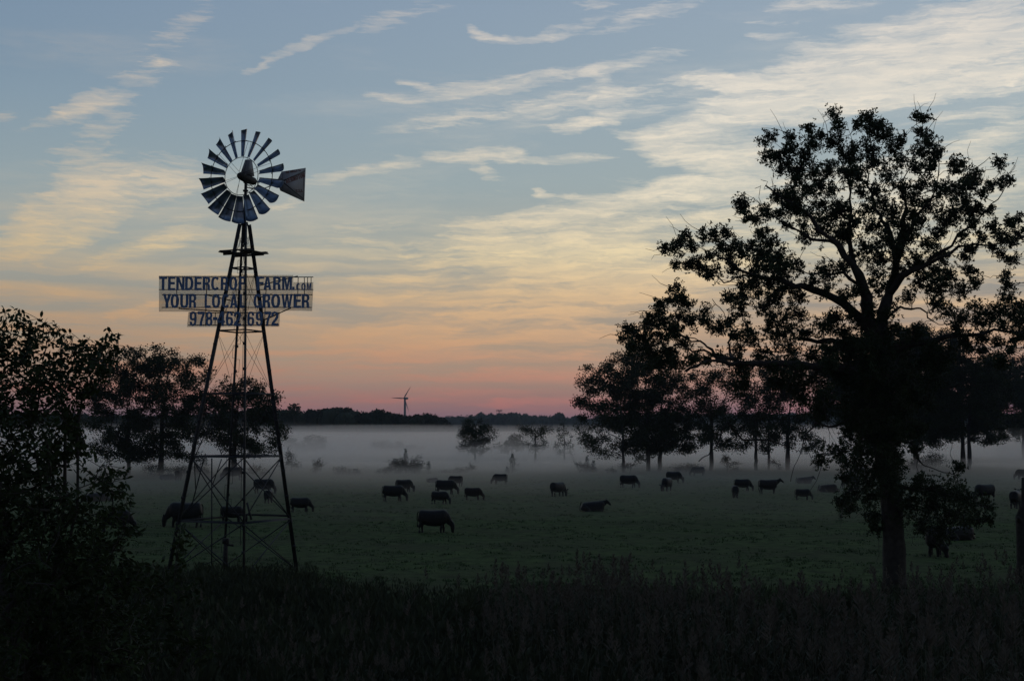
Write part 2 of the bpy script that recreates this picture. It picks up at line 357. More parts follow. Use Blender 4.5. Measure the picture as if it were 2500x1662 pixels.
# branching skeleton: nodes joined to the nearest earlier node, thickness from the number of tips carried
class Skeleton:
    def __init__(s): s.p = []; s.par = []; s.w = []; s.minr = []
    def node(s, p, par, minr=0): s.p.append(np.asarray(p, float)); s.par.append(par); s.w.append(0.0); s.minr.append(minr); return len(s.p)-1
    def limb(s, pts, start=None, wig=.0, sub=3, minr=None):
        """polyline limb; start: index of the node it leaves from"""
        pts = [np.asarray(p, float) for p in pts]; idx = []
        prev = start
        if prev is None: prev = s.node(pts[0], -1, minr[0] if minr else 0); idx.append(prev); pts = pts[1:]
        last = s.p[prev]
        for k, p in enumerate(pts):
            L = np.linalg.norm(p-last)
            for j in range(1, sub+1):
                f = j/sub; q = last*(1-f)+p*f + (RNG.normal(size=3)*wig*L if j < sub else 0)
                prev = s.node(q, prev, 0 if not minr else minr[min(k+1, len(minr)-1)]); idx.append(prev)
            last = p
        return idx
    def nearest(s, p, up_bias=0.0):
        A = np.array(s.p); d = np.linalg.norm((A-p)*np.array([1, 1, 1.0]), axis=1) + up_bias*np.maximum(0, A[:, 2]-p[2])
        return int(np.argmin(d))
    def attach(s, p, wig=.12, step=.6, sag=.1, up_bias=1.0):
        k = s.nearest(p, up_bias); a = s.p[k]; L = np.linalg.norm(p-a); n = max(1, int(L/step)); prev = k
        side = RNG.normal(size=3)*wig*L
        for j in range(1, n+1):
            f = j/n; q = a*(1-f)+p*f + side*math.sin(math.pi*f) + np.array([0, 0, -sag*L*math.sin(math.pi*f)]) + (RNG.normal(size=3)*.05*L if j < n else 0)
            prev = s.node(q, prev)
        return prev
    def finish(s, tip_r, expo=.42, tipw=1.0):
        n = len(s.p); w = np.zeros(n); has = np.zeros(n, bool)
        for i in range(n):
            if s.par[i] >= 0: has[s.par[i]] = True
        w[~has] = tipw
        for i in range(n-1, -1, -1):
            if s.par[i] >= 0: w[s.par[i]] += w[i]
        s.r = np.maximum(tip_r*np.maximum(w, 1)**expo, np.array(s.minr))
        return s.r
    def mesh(s, mb, sides=lambda r: 5):
        n = len(s.p); kids = [[] for _ in range(n)]
        for i in range(n):
            if s.par[i] >= 0: kids[s.par[i]].append(i)
        roots = [i for i in range(n) if s.par[i] < 0]; stack = [(r, None) for r in roots]
        while stack:
            i, frm = stack.pop(); chain = [i] if frm is None else [frm, i]; cur = i
            while kids[cur]:
                ks = sorted(kids[cur], key=lambda k: -s.r[k])
                for k in ks[1:]: stack.append((k, cur))
                cur = ks[0]; chain.append(cur)
            if len(chain) < 2: continue
            rr = np.array([s.r[k] for k in chain])
            if frm is not None: rr[0] = min(rr[0], rr[1]*1.15)
            mb.tube([s.p[k] for k in chain], rr, sides(rr.max()))
def s_sides(r): return 10 if r > .2 else 7 if r > .08 else 5 if r > .03 else 3

# ------------------------------------------------------------------ the big oak
OD = 55.0
def c5(x, y): return (1380 + x/2.0634, 240 + y/2.0634)
OAK_CLUMPS = [(1360,90,34),(1375,160,30),(1235,165,28),(1280,200,36),(1140,210,30),(1020,215,34),(1060,290,42),(1010,300,26),(1130,270,42),(1210,300,46),(1250,240,36),(1330,230,36),(1400,290,42),(1440,320,40),(1460,260,26),(1470,130,22),(1520,110,34),(1570,140,38),(1540,190,50),(1620,190,44),(1530,270,46),(1560,330,50),(1650,260,40),(1700,215,28),(1770,95,20),(1810,110,24),(1800,180,40),(1830,240,40),(1790,290,42),(1860,300,30),(1840,360,40),(1770,350,36),(1690,330,34),(1620,400,46),(1480,400,44),(1420,400,48),(1330,380,50),(1250,380,44),(1180,360,40),(1120,340,36),(1170,430,50),(1240,470,36),(1290,450,32),(1350,460,32),(1080,370,20),
(1120,500,30),(1160,540,38),(1220,590,50),(1290,560,44),(1340,620,60),(1380,560,40),(1300,680,54),(1400,700,54),(1460,640,40),(1480,480,28),(1520,560,44),(1560,480,38),(1600,540,54),(1650,600,54),(1560,650,50),(1700,450,44),(1740,520,52),(1800,450,52),(1830,560,42),(1700,650,54),(1750,600,44),(1620,720,54),(1520,760,54),(1450,820,44),(1590,820,54),(1680,780,54),(1730,720,44),(1780,830,44),(1650,870,44),(1560,900,40),
(1940,330,24),(1990,330,28),(1960,360,20),(2030,410,28),(2000,450,34),(1950,480,44),(2010,520,44),(1960,570,54),(1900,620,50),(1870,690,44),(2030,580,38),(2080,560,28),(2050,630,28),(2140,570,18),(2100,490,18),(2150,440,24),(2200,420,18),(2240,420,14),
(1800,620,32),(1820,740,42),(1890,800,40),(1850,870,44),(1930,910,44),(2040,860,34),(2050,920,30),(1990,960,38),(1780,930,42),(1880,960,34),(1720,1000,24),
(2000,690,28),(2090,700,34),(2150,660,34),(2190,710,40),(2240,640,28),(2280,610,20),(2290,690,36),(2240,740,30),(2150,760,24),(2050,760,20),(2200,785,14),
(510,755,20),(575,730,24),(620,700,26),(640,750,26),(700,690,25),(760,700,30),(820,690,30),(780,750,30),(870,740,30),(930,750,30),(900,790,35),(830,800,30),(740,800,25),(700,850,30),(560,835,15),(620,840,20),(760,880,30),(850,860,35),(720,900,15),(1000,690,36),(1030,740,42),(1000,790,46),(1080,800,46),(1020,860,50),(1110,860,40),(960,880,40),(900,940,35),(1180,850,30),(1040,930,46),(960,960,40),(880,1000,35),(1120,960,50),(1060,1020,46),(1180,1010,40),(1000,1050,46),(900,1060,40),(830,1020,30),(1250,930,30),(1290,860,20),(1310,980,25),(1100,1100,46),(1180,1100,40),(1040,1140,40),
(915,605,20),(960,620,24),(1000,560,20),(1020,600,25),(1080,590,24),(1130,640,20),(1190,640,16),
(555,960,22),(590,990,25),(550,1020,30),(490,1030,25),(470,1070,18),(620,1050,30),(590,1100,35),(500,1120,35),(430,1150,35),(310,1170,22),(350,1190,30),(300,1210,14),(400,1210,40),(480,1200,45),(560,1180,40),(640,1130,30),(700,1080,28),(720,1130,28),(780,1160,35),(830,1130,28),(350,1250,25),(430,1280,45),(520,1270,50),(600,1240,30),(570,1330,40),(480,1350,45),(650,1320,18),(720,1310,20),(860,1200,28),(880,1270,32),(950,1220,38),(1000,1280,38),(920,1160,28),(1080,1200,44),(1130,1280,48),(1050,1350,40),(1220,1180,34),(1300,1150,38),(1380,1110,38),(1440,1080,28),(1400,1180,44),(1250,1300,48),(1350,1280,52),(1450,1250,54),
(1500,1330,64),(1600,1280,64),(1700,1250,60),(1400,1400,60),(1550,1450,64),(1680,1400,66),(1800,1330,54),(1850,1260,44),(1250,1420,54),(1150,1430,44),(1300,1500,44),(1750,1180,38),(1650,1150,28),(1500,1520,54),(1620,1520,54),(1740,1480,50),(1830,1420,44),(1400,1510,30),(1480,1130,34),(1530,1060,30),(1600,1100,30),(1520,1240,50),(1590,1200,44),(1640,1040,30),(1470,980,30),(1580,960,34),(1500,1440,56),(1600,1440,56),(1570,1750,50),(1500,1780,44),(1640,1790,44),(1560,1880,40),(1620,1900,36),(1300,1560,50),(1450,1600,60),(1560,1610,50),(1700,1580,55),(1820,1520,45),(1200,1500,40),(1660,1680,50),(1770,1650,40),(1430,1690,40),(1350,1340,50),(1180,1370,44),(1560,1380,60),(1860,1350,44),(1900,1300,40),
(1930,1080,38),(1990,1110,34),(1960,1160,30),(2060,1070,38),(2130,1090,40),(2070,1130,34),(2210,900,22),(2230,950,26),(2220,1010,30),(2190,1060,35),(2250,1100,35),(2300,1050,35),(2300,1120,30),(2200,1150,30),(2100,1220,30),(2180,1240,34),(2260,1220,30),(2300,1200,26),(2090,1270,20),(2240,1270,16),(2020,1250,16)]
OAK_LOW = [(2050,1105,24),(2010,1120,16),(2080,1130,26),(2060,1165,11),(2100,1090,22),(2110,1170,18),(2060,1225,19),(2090,1200,22),(2120,1210,22),(2075,1245,12),(2130,1260,19),(2140,1290,13),(2240,1180,24),(2280,1190,26),(2270,1230,30),(2320,1200,28),(2360,1220,25),(2400,1235,18),(2330,1250,30),(2370,1265,22),(2220,1240,30),(2300,1290,26),(2250,1280,22),(2410,1270,9),(2240,1100,9),(2340,1140,12),(2190,1190,26),(2160,1180,24),(2150,1130,28),(2190,1120,22),(2120,1070,30),(2160,1040,32),(2210,1050,26),(2100,1030,26)]
def oak():
    k = OD/F_PX
    base = P(2184, 1432, OD); base[2] = gz(base[0], base[1]) - .05
    root = empty('oak_tree', base, 'tall ragged oak with spreading crooked limbs standing nearest on the right of the pasture', 'tree')
    sk = Skeleton()
    def dz(px, py, off=0): return P(px, py, OD + off)
    tr = sk.limb([base, dz(2183,1340), dz(2179,1260), dz(2172,1180), dz(2158,1080), dz(2150,980), dz(2146,880), dz(2140,826)], wig=.004, sub=3,
                 minr=[.52,.44,.40,.41,.43,.40,.36,.33])
    def L(pts, start, off=(0, 0), **kw):
        n = len(pts); pp = []
        for i, (x, y) in enumerate(pts):
            f = (i+1)/n; X, Y = c5(x, y); pp.append(dz(X, Y, off[0]*(1-f)+off[1]*f))
        return sk.limb(pp, start, wig=.05, **kw)
    top = tr[-1]; low = tr[-4]
    lm = L([(1545,1160),(1520,1000),(1480,890),(1380,740),(1240,600),(1130,520),(1050,470),(1010,440)], top, (0, -2.0), minr=[.27,.25,.23,.19,.13,.08,.05,.03])
    rm = L([(1600,1180),(1620,1020),(1660,900),(1690,700),(1720,560),(1700,450),(1750,300),(1790,150)], top, (0, 1.2), minr=[.26,.25,.22,.17,.13,.09,.05,.02])
    L([(1440,780),(1430,680),(1440,560),(1440,440),(1380,300),(1360,110)], lm[7], (0, 1.5), minr=[.13,.11,.09,.06,.04,.015])
    L([(1430,430),(1470,330),(1440,210)], sk.nearest(dz(*c5(1440,440))), (0, 1), minr=[.04,.03,.01])
    r2 = L([(1700,890),(1760,860),(1900,770),(2050,640),(2130,560),(2200,480),(2240,420)], rm[6], (0, -2.5), minr=[.16,.15,.12,.08,.05,.03,.01])
    L([(1980,745),(2100,740),(2200,730),(2311,700)], r2[6], (0, .5), minr=[.08,.06,.04,.02])
    L([(1620,640),(1560,560),(1520,440),(1520,300),(1530,95)], rm[9], (0, 2), minr=[.12,.10,.07,.05,.015])
    L([(1760,600),(1850,500),(1900,470),(1960,430),(2060,360),(2140,295)], rm[10], (0, 1.5), minr=[.10,.08,.05,.03,.015,.006])
    L([(1830,560),(1880,380),(1860,260),(1900,190)], sk.nearest(dz(*c5(1850,500))), (0, 1), minr=[.05,.04,.02,.006])
    lb = L([(1490,1110),(1400,1030),(1250,965),(1100,920),(960,895),(850,840),(740,780),(640,720),(520,760)], top, (0, -2.5), minr=[.20,.19,.17,.14,.11,.08,.05,.03,.012])
    L([(880,900),(800,930),(700,870),(560,833)], lb[14], (0, -1), minr=[.05,.04,.03,.01])
    L([(1400,875),(1250,888),(1180,862),(1150,800),(1120,740)], lm[6], (0, -1), minr=[.09,.07,.04,.02,.006])
    ul = L([(1200,680),(1120,640),(1060,595),(960,590),(905,600)], lm[11], (0, -1), minr=[.07,.06,.04,.02,.01])
    L([(990,540),(950,500),(905,530)], ul[8], (0, 0), minr=[.015,.01,.005]); L([(975,500),(985,440),(955,455)], ul[8], (0, 0), minr=[.012,.008,.004])
    L([(1060,440),(1000,460),(1020,420),(985,410)], lm[-4], (0, 0), minr=[.03,.02,.01,.005])
    ll = L([(1450,1380),(1300,1350),(1150,1342),(940,1335),(800,1325),(680,1338),(610,1372)], low, (-.5, -3.0), minr=[.24,.21,.18,.14,.11,.08,.05])
    b1 = L([(765,1310),(740,1265),(680,1222),(560,1190),(450,1140),(290,1172)], ll[12], (0, -.5), minr=[.09,.08,.06,.04,.03,.008])
    L([(700,1268),(640,1275),(590,1240),(500,1260),(420,1290)], b1[2], (0, -.5), minr=[.05,.045,.04,.03,.015])
    L([(828,1270),(822,1230),(855,1180),(800,1080),(740,1010)], ll[12], (0, 0), minr=[.06,.055,.045,.03,.01])
    L([(560,1180),(590,1060),(555,950)], b1[7], (0, -.5), minr=[.03,.02,.01])
    L([(1420,1220),(1300,1222),(1200,1212),(1090,1150),(1000,1060)], tr[-2], (0, 1.5), minr=[.15,.13,.11,.08,.04])
    rl = L([(1720,1235),(1850,1225),(1960,1195),(2100,1190),(2311,1180),(2420,1160)], low, (0, -2.0), minr=[.20,.18,.14,.10,.07,.05])
    L([(2010,1230),(2080,1270),(2200,1285),(2311,1258)], rl[8], (0, -1), minr=[.05,.045,.035,.02])
    L([(2180,1100),(2200,1000),(2240,885)], rl[11], (0, 0), minr=[.05,.035,.01])
    sb = L([(1690,1050),(1745,1062),(1790,1058),(1850,1120),(1900,1140),(2000,1125)], rm[3], (0, -1.5), minr=[.06,.055,.045,.035,.03,.012])
    L([(1860,1100),(1925,1045)], sb[11], minr=[.015,.006]); L([(1840,1080),(1800,1000)], sb[9], minr=[.015,.006]); L([(1760,1150),(1715,1180)], sb[11], minr=[.02,.008])
    L([(1760,1000),(1790,940),(1800,880)], sb[5], minr=[.02,.015,.01])
    def LS(pts, start, off=(0, 0), **kw):
        return sk.limb([dz(x, y, off[0]+(off[1]-off[0])*(i+1)/len(pts)) for i, (x, y) in enumerate(pts)], start, wig=.05, **kw)
    LS([(2130,1210),(2090,1190),(2045,1215)], tr[8], (0, -1.5), minr=[.08,.05,.02])
    LS([(2230,1195),(2290,1185),(2350,1215),(2410,1240)], tr[9], (0, -1.5), minr=[.09,.07,.05,.02])
    LS([(2110,1110),(2060,1100),(2010,1112)], tr[12], (0, -1.5), minr=[.08,.06,.02])
    LS([(2225,1080),(2245,1125),(2290,1148),(2330,1158),(2345,1190)], tr[12], (0, -1), minr=[.06,.05,.035,.02,.01])
    LS([(2238,1140),(2240,1160)], sk.nearest(dz(2240,1120)), minr=[.02,.01]); LS([(2320,1110),(2325,1080)], sk.nearest(dz(2325,1150)), minr=[.02,.008])
    lt = LS([(2040,1040),(1990,1030),(1965,1070),(1955,1105),(1940,1135),(1930,1175)], tr[15], (0, -2), minr=[.10,.06,.04,.03,.02,.008])
    LS([(1945,1100),(1938,1095)], lt[11], minr=[.01,.005]); LS([(1972,1100),(1985,1125)], lt[7], minr=[.015,.006])
    LS([(1775,1030),(1750,1085),(1730,1110),(1706,1126)], sk.nearest(dz(1880,1000)), (0, -1), minr=[.05,.04,.03,.02])
    clumps = [(c5(x, y)[0], c5(x, y)[1], r/2.0634) for x, y, r in OAK_CLUMPS] + [(x, y, r) for x, y, r in OAK_LOW]
    pts = []
    for (x, y, r) in clumps:
        A = np.array(sk.p); c0 = P(x, y, OD); j = int(np.argmin((A[:, 0]-c0[0])**2 + (A[:, 2]-c0[2])**2))
        dep = OD + (A[j, 1]-OD)*.8 + RNG.normal()*1.1 - (1.0 if 2080 < x < 2200 and y > 640 else 0)
        pts.append((P(x, y, dep), r*dep/F_PX))
    for _ in range(60):                                  # extra tufts along the limbs
        j = RNG.integers(40, len(sk.p)); q = sk.p[j]
        if sk.minr[j] < .24 and q[2] > 7: pts.append((q + RNG.normal(size=3)*np.array([.7, 1.0, .6]), RNG.uniform(.14, .36)))
    order = sorted(range(len(pts)), key=lambda i: np.linalg.norm(pts[i][0]-np.array(sk.p[top])))
    ros = []; tw = MB()
    for i in order:
        c, r = pts[i]; tip = sk.attach(c, .10, .35, .0, .5)
        r = r*.93 if c[2] > 12 else r; nt = int(10*(r/.3)**1.7)+4; out_ = c - np.array(P(2140, 760, OD)); out_ /= np.linalg.norm(out_)
        for _ in range(nt):
            d = rand_unit(1)[0]*1.0 + out_*.35 + np.array([0, 0, .15]); d /= np.linalg.norm(d); a_ = c + RNG.normal(size=3)*r*.22; q = [a_]
            for s_ in range(4): d = d + RNG.normal(size=3)*.35; d /= np.linalg.norm(d); a_ = a_ + d*r*RNG.uniform(.25, .50); q.append(a_)
            tw.tube(q, [.013, .011, .009, .007, .005], 3, False)
            ros.append(np.repeat(np.array(q[1:]), 2, 0) + RNG.normal(size=(8, 3))*.08)
    for _ in range(260):                                 # dead twigs reaching out of the crown
        c, r = pts[RNG.integers(len(pts))]; d = c - np.array(P(2140, 700, OD)); d /= np.linalg.norm(d); d = d + RNG.normal(size=3)*.35
        L_ = RNG.uniform(.5, 1.5); a = c; q = [a]
        for s_ in range(4): d = d + RNG.normal(size=3)*.25; d /= np.linalg.norm(d); a = a + d*(r+L_)/4; q.append(a)
        tw.tube(q, [.017, .014, .011, .008, .006], 3, False)
    sk.finish(.012, .40); tb = MB(); sk.mesh(tb, s_sides)
    t = tb.build('trunk', M['bark'], root, smooth=True)
    tw.build('twigs', M['twig'], root)['kind'] = 'stuff'
    v, q = rosettes(np.vstack(ros), 6, .120, .055, .16)
    mb = MB(); mb.add(v, q); mb.build('crown', M['oakleaf'], root)['kind'] = 'stuff'
oak()

# ------------------------------------------------------------------ trees beyond the pasture
def grove_tree(name, trunk_px, base_py, ells, label, cat='tree', group=None, leaf=.30, dens=1.0, rt=.28, matl='midleaf', d=None, trunk_r=None, clr=1.15, twiggy=0, lean=0):
    g = G(trunk_px, base_py) if d is None else P(trunk_px, base_py, d); D = g[1]; g[2] = gz(g[0], g[1])*(D < 300)
    root = empty(name, g, label, cat, group)
    k = D/F_PX; sk = Skeleton()
    tops = min(e[1]-e[3] for e in ells); cen = np.array([np.mean([e[0] for e in ells]), np.mean([e[1] for e in ells])])
    h = P(trunk_px, tops, D)[2]
    wd = max(e[0]+e[2] for e in ells) - min(e[0]-e[2] for e in ells); R = wd*k/2
    p1 = P(trunk_px, base_py, D); mid = P(trunk_px*.9+cen[0]*.1 + lean, cen[1]+.1*(base_py-cen[1]), D); hi = P(trunk_px*.4+cen[0]*.6+lean, tops*.65+cen[1]*.35, D)
    sk.limb([g-np.array([0, 0, .2]), g*.75+mid*.25, mid, hi], wig=.012, sub=4, minr=[rt*1.35, rt, rt*.75, rt*.2])
    cl = []
    ph = RNG.uniform(0, 6.28, 4)
    for (ex, ey, rx, ry) in ells:
        rx *= 1.16; ry *= 1.16; n = max(5, int(rx*ry*k*k/.24)); 
        for _ in range(n):
            a = RNG.uniform(0, 2*math.pi); rr = math.sqrt(RNG.uniform(0, 1)); px = ex+rx*rr*math.cos(a); py = ey+ry*rr*math.sin(a)
            if D < 260 and dens < 1.15 and leaf > .25 and math.sin(px/9+ph[0])*math.sin(py/7+ph[1]) + .6*math.sin(px/17+ph[2])*math.cos(py/13+ph[3]) < -.42: continue
            dep = D + RNG.uniform(-1, 1)*R*.75*math.sqrt(max(.1, 1-((px-cen[0])*k/R)**2))
            cl.append(P(px, py, D) + np.array([0, dep-D, 0]))
    cl.sort(key=lambda c: np.linalg.norm(c-mid)); ps = []; tw = MB()
    for c in cl:
        sk.attach(c, .08, .9, -.05, .7)
        r = RNG.uniform(.4, 1.2)*min(1.0, R/4+.3); n = int(150*dens*r*r*(.3/leaf)**2)+6; ps.append(c + np.clip(RNG.normal(size=(n, 3)), -2, 2)*r*clr*np.array([.50, .50, .36]))
    for _ in range(twiggy):
        c = cl[RNG.integers(len(cl))]; dd = c-mid; dd /= np.linalg.norm(dd); sc_ = min(1.0, R/2.5+.35); tw.tube([c, c+(dd*.6+RNG.normal(size=3)*.2)*sc_, c+(dd*1.4+RNG.normal(size=3)*.4)*sc_], [.03, .02, .012], 3, False)
    sk.finish(.03, .42); tb = MB(); sk.mesh(tb, lambda r: 7 if r > .1 else 4 if r > .06 else 3); tb.build('trunk', M['bark2'], root)
    if twiggy: tw.build('twigs', M['twig'], root)['kind'] = 'stuff'
    v, q = leaf_quads(np.vstack(ps), leaf, leaf*.75); mb = MB(); mb.add(v, q)
    mb.build('crown', M[matl], root)['kind'] = 'stuff'
    return root
GL = 'leafy trees standing behind the windmill'; GR = 'leafy trees in the row across the pasture'
grove_tree('maple_tree', 315, 1160, [(300,890,62,36),(262,950,45,38),(320,930,45,40),(305,1000,68,50),(265,1055,42,30),(330,1075,45,35),(240,985,22,30),(295,1098,58,22),(340,1110,40,14)], 'dark leafy tree rising just right of the foreground shrub', group=GL)
grove_tree('maple_tree', 393, 1160, [(365,890,34,34),(425,880,55,28),(480,915,26,38),(405,935,75,45),(455,975,62,45),(380,1015,62,48),(440,1050,55,38),(400,1095,45,22),(500,972,24,14),(420,1108,60,18),(350,1085,40,25),(470,1060,30,24)], 'broadest dark tree just left of the windmill tower', group=GL, rt=.42)
grove_tree('maple_tree', 571, 1160, [(565,940,26,16),(612,958,52,28),(535,970,30,24),(595,1008,62,45),(648,1012,30,40),(680,1058,14,26),(560,1055,50,26),(640,1080,42,20),(595,1092,58,18),(545,1030,30,40)], 'lower dark tree seen through the lattice of the windmill tower', group=GL, rt=.45)
T = [
 ('leftmost tree of the right-hand row, crown thinning toward the open mist', 1523, 1150, [(1500,893,26,26),(1458,918,30,30),(1428,958,24,30),(1418,1005,12,16),(1480,955,42,40),(1468,1020,45,32),(1430,1058,20,26),(1490,1085,42,22),(1525,930,34,45),(1450,1093,14,16),(1545,1060,30,30),(1420,985,14,18)], .24, .9),
 ('narrow dark tree, second from the open mist in the right-hand row', 1583, 1148, [(1562,880,34,34),(1570,945,42,50),(1580,1020,45,55),(1565,1090,44,25),(1540,1000,40,50)], .34, 1.2),
 ('dense tree with a straight flared trunk, third in the right-hand row', 1610, 1147, [(1622,900,34,45),(1632,978,42,52),(1645,1045,42,45),(1655,1092,46,18),(1600,1070,40,30)], .36, 1.2),
 ('round topped tree with open lower crown and a single clear trunk under the oak limb', 1737, 1147, [(1740,918,46,16),(1700,938,30,22),(1765,945,42,30),(1725,1000,48,22),(1700,1050,24,26),(1760,1060,44,28),(1722,1085,34,14),(1775,1000,34,30),(1690,985,26,30),(1745,1045,50,28)], .36, .85),
 ('tree with a forked base, left of three close trunks in the right-hand row', 1845, 1147, [(1840,940,46,55),(1850,1015,46,45),(1830,1075,40,22)], .30, 1.1),
 ('slender tree between two thicker trunks of the right-hand row', 1877, 1146, [(1890,930,36,55),(1885,1020,30,45),(1885,1080,22,20)], .22, 1.1),
 ('thick trunked tree at the right end of the row, left of the oak', 1922, 1146, [(1940,920,55,55),(1955,985,50,36),(1960,1045,40,30),(1983,1085,18,18),(1912,1070,26,30)], .42, 1.0),
 ('dark tree crowded behind the trunk of the big oak', 2100, 1146, [(2060,900,60,60),(2050,985,50,30),(2120,950,70,70),(2150,1030,60,40),(2090,1000,60,36)], .38, 1.7),
 ('tall dark tree whose crown rises right of the oak trunk', 2236, 1146, [(2236,825,38,26),(2285,850,50,34),(2225,895,70,60),(2300,930,52,55),(2210,1000,70,45),(2180,840,40,40),(2230,1050,60,36),(2270,980,60,50),(2150,900,50,60)], .42, 1.7),
 ('low spreading tree with twin trunk, its crown edge sharp against the mist on the right', 2351, 1146, [(2350,900,80,40),(2390,955,70,50),(2330,1020,80,40),(2400,1055,46,22),(2300,1060,50,24),(2290,1000,50,50)], .42, 1.7),
 ('second trunk tree pressed close to the spreading tree on the right', 2366, 1147, [(2380,930,60,40),(2410,1000,40,40)], .36, 1.0),
]
for lab, x, y, e, rt, dn in T:
    grove_tree('maple_tree', x, y, e, lab, group=GR, rt=rt, dens=dn)
grove_tree('maple_tree', 2500, 1120, [(2450,920,60,50),(2480,985,60,50),(2520,930,60,60),(2420,960,35,40),(2475,1045,50,25)], 'hazy blue tree at the right edge behind the others', group=GR, rt=.5, d=330, dens=1.3, leaf=.4)

# trees and bushes along the far edge and inside the mist
grove_tree('maple_tree', 1160, 1120, [(1160,1043,24,18),(1142,1058,18,18),(1182,1062,18,20),(1160,1068,28,18),(1160,1088,32,16)], 'rounded tree standing half drowned in the mist left of the other two', group='small trees in the mist', d=292, rt=.2, dens=.75, twiggy=60)
grove_tree('maple_tree', 1250, 1120, [(1250,1078,16,9),(1235,1090,22,9),(1264,1090,18,9)], 'faint low round tree between the two taller mist trees', group='small trees in the mist', d=330, rt=.2, dens=.9, leaf=.4)
grove_tree('hawthorn_tree', 1307, 1120, [(1280,1050,12,5),(1296,1062,22,9),(1310,1052,20,6),(1332,1050,12,5),(1308,1080,24,12)], 'wide flat topped thorny tree with spiky arms in the mist', group='small trees in the mist', d=292, rt=.22, dens=.5, twiggy=90, leaf=.26)
grove_tree('poplar_tree', 1378, 1120, [(1370,1048,8,12),(1380,1068,14,14),(1378,1092,20,14)], 'slim upright tree in the mist beside the right-hand row', group='small trees in the mist', d=300, rt=.18, dens=.6, twiggy=40)
grove_tree('maple_tree', 770, 1120, [(770,1082,26,14),(700,1080,20,14),(735,1092,30,10)], 'ghostly bushy tree deep in the mist right of the windmill', group='small trees in the mist', d=400, rt=.2, dens=.9, leaf=.5)
grove_tree('maple_tree', 935, 1120, [(932,1086,18,10),(975,1092,30,8),(1010,1094,20,6)], 'ghostly low bush line deep in the mist above the cattle', 'bush', group='small trees in the mist', d=400, rt=.2, dens=.9, leaf=.5)
BUSH = [(712,1150,[(712,1122,14,14),(705,1140,20,10)],'shrub with bare twigs at the foot of the mist beside the windmill leg',30),
 (771,1155,[(771,1142,18,8),(771,1134,10,6)],'small rounded bush at the field edge right of the windmill',10),
 (938,1157,[(936,1147,13,6),(946,1150,8,5)],'low bush just left of the largest field-edge thicket',8),
 (978,1156,[(972,1128,12,14),(985,1140,22,12),(965,1145,14,10),(1012,1132,12,14),(1000,1146,18,8)],'largest thicket at the field edge with a leaning spike on top',30),
 (1152,1153,[(1154,1144,8,6)],'tiny bush at the field edge below the rounded mist tree',6),
 (1426,1151,[(1420,1140,10,8),(1440,1142,6,6)],'scrubby bush left of the small cedars by the tree row',14),
 (1495,1152,[(1495,1142,10,8)],'squat bush between the cedars and the first trunk',8),
 (1540,1151,[(1538,1136,14,10)],'bare twiggy shrub beside the first trunk of the row',24),
 (1775,1150,[(1770,1126,10,12),(1785,1136,14,10)],'thin shrub right of the single clear trunk',24),
 (1900,1149,[(1898,1136,14,10)],'bush between the slender and the thick trunk',16),
 (395,1163,[(380,1148,22,8),(430,1145,18,10)],'bush under the broad tree left of the tower',16),
 (488,1161,[(486,1132,12,18),(495,1145,14,12)],'upright bush left of the tower leg',16),
 (660,1160,[(640,1150,20,8)],'low bush inside the tower legs at the field edge',10),
 (1108,1154,[(1100,1150,16,4),(1120,1150,14,4)],'very low scrub mound right of the thicket',8),
 (840,1157,[(832,1151,14,4),(862,1150,10,4)],'very low scrub mound left of the thicket',8),
 (2250,1149,[(2240,1130,25,12),(2280,1125,15,12)],'dim bushes seen behind the drooping oak twigs',8),
 (1660,1150,[(1650,1144,20,4),(1690,1144,20,4)],'weedy hump between the trunks of the right-hand row',8)]
for x, y, e, lab, tw_ in BUSH:
    g = grove_tree('field_bush', x, y, e, lab, 'bush', 'bushes along the far field edge', leaf=.20, dens=.62, rt=.04, matl='scrub', twiggy=tw_+14, clr=1.25)
def cedar(px, py, toppx, w, lab, d=None):
    g = G(px, py); D = g[1]; root = empty('cedar_tree', g, lab, 'tree', 'young cedars along the far field edge'); k = D/F_PX
    H = (py-toppx)*k; W = w*k; tb = MB(); tb.tube([g, g+np.array([0, 0, H*.95])], [.06, .015], 5); tb.build('trunk', M['bark2'], root)
    n = int(560*H*W/6)+150; f = RNG.uniform(.04, 1, n)**1.15; a = RNG.uniform(0, 2*math.pi, n); lay = .62+.38*np.sin(f*19+2*np.sin(a*2))
    r = W*1.05*(1-f)**1.1*lay*RNG.uniform(.1, 1, n)**.8+.02
    pos = np.stack([g[0]+r*np.cos(a), g[1]+r*np.sin(a), g[2]+H*f+0*r], -1)
    dirs = np.stack([np.cos(a), np.sin(a), .3+0*a], -1)+RNG.normal(size=(n, 3))*.3
    v, q = leaf_quads(pos, .19, .08, dirs); mb = MB(); mb.add(v, q); mb.build('crown', M['conif'], root)['kind'] = 'stuff'
cedar(1251, 1154, 1108, 26, 'leafy young cedar standing alone at the field edge above the cattle')
cedar(1433, 1151, 1114, 14, 'taller spired cedar of the pair beside the right-hand row')
cedar(1449, 1151, 1124, 14, 'shorter cedar of the pair beside the right-hand row')
cedar(1046, 1156, 1126, 14, 'small pointed cedar right of the field-edge thicket')
cedar(990, 1156, 1096, 18, 'pointed cedar spike rising out of the field-edge thicket')
cedar(1238, 1154, 1140, 10, 'knee high cedar at the foot of the lone young cedar')
cedar(1988, 1149, 1138, 10, 'knee high cedar right of the tree row')
cedar(500, 1160, 1108, 22, 'dark cedar beneath the broad tree, left of the tower')

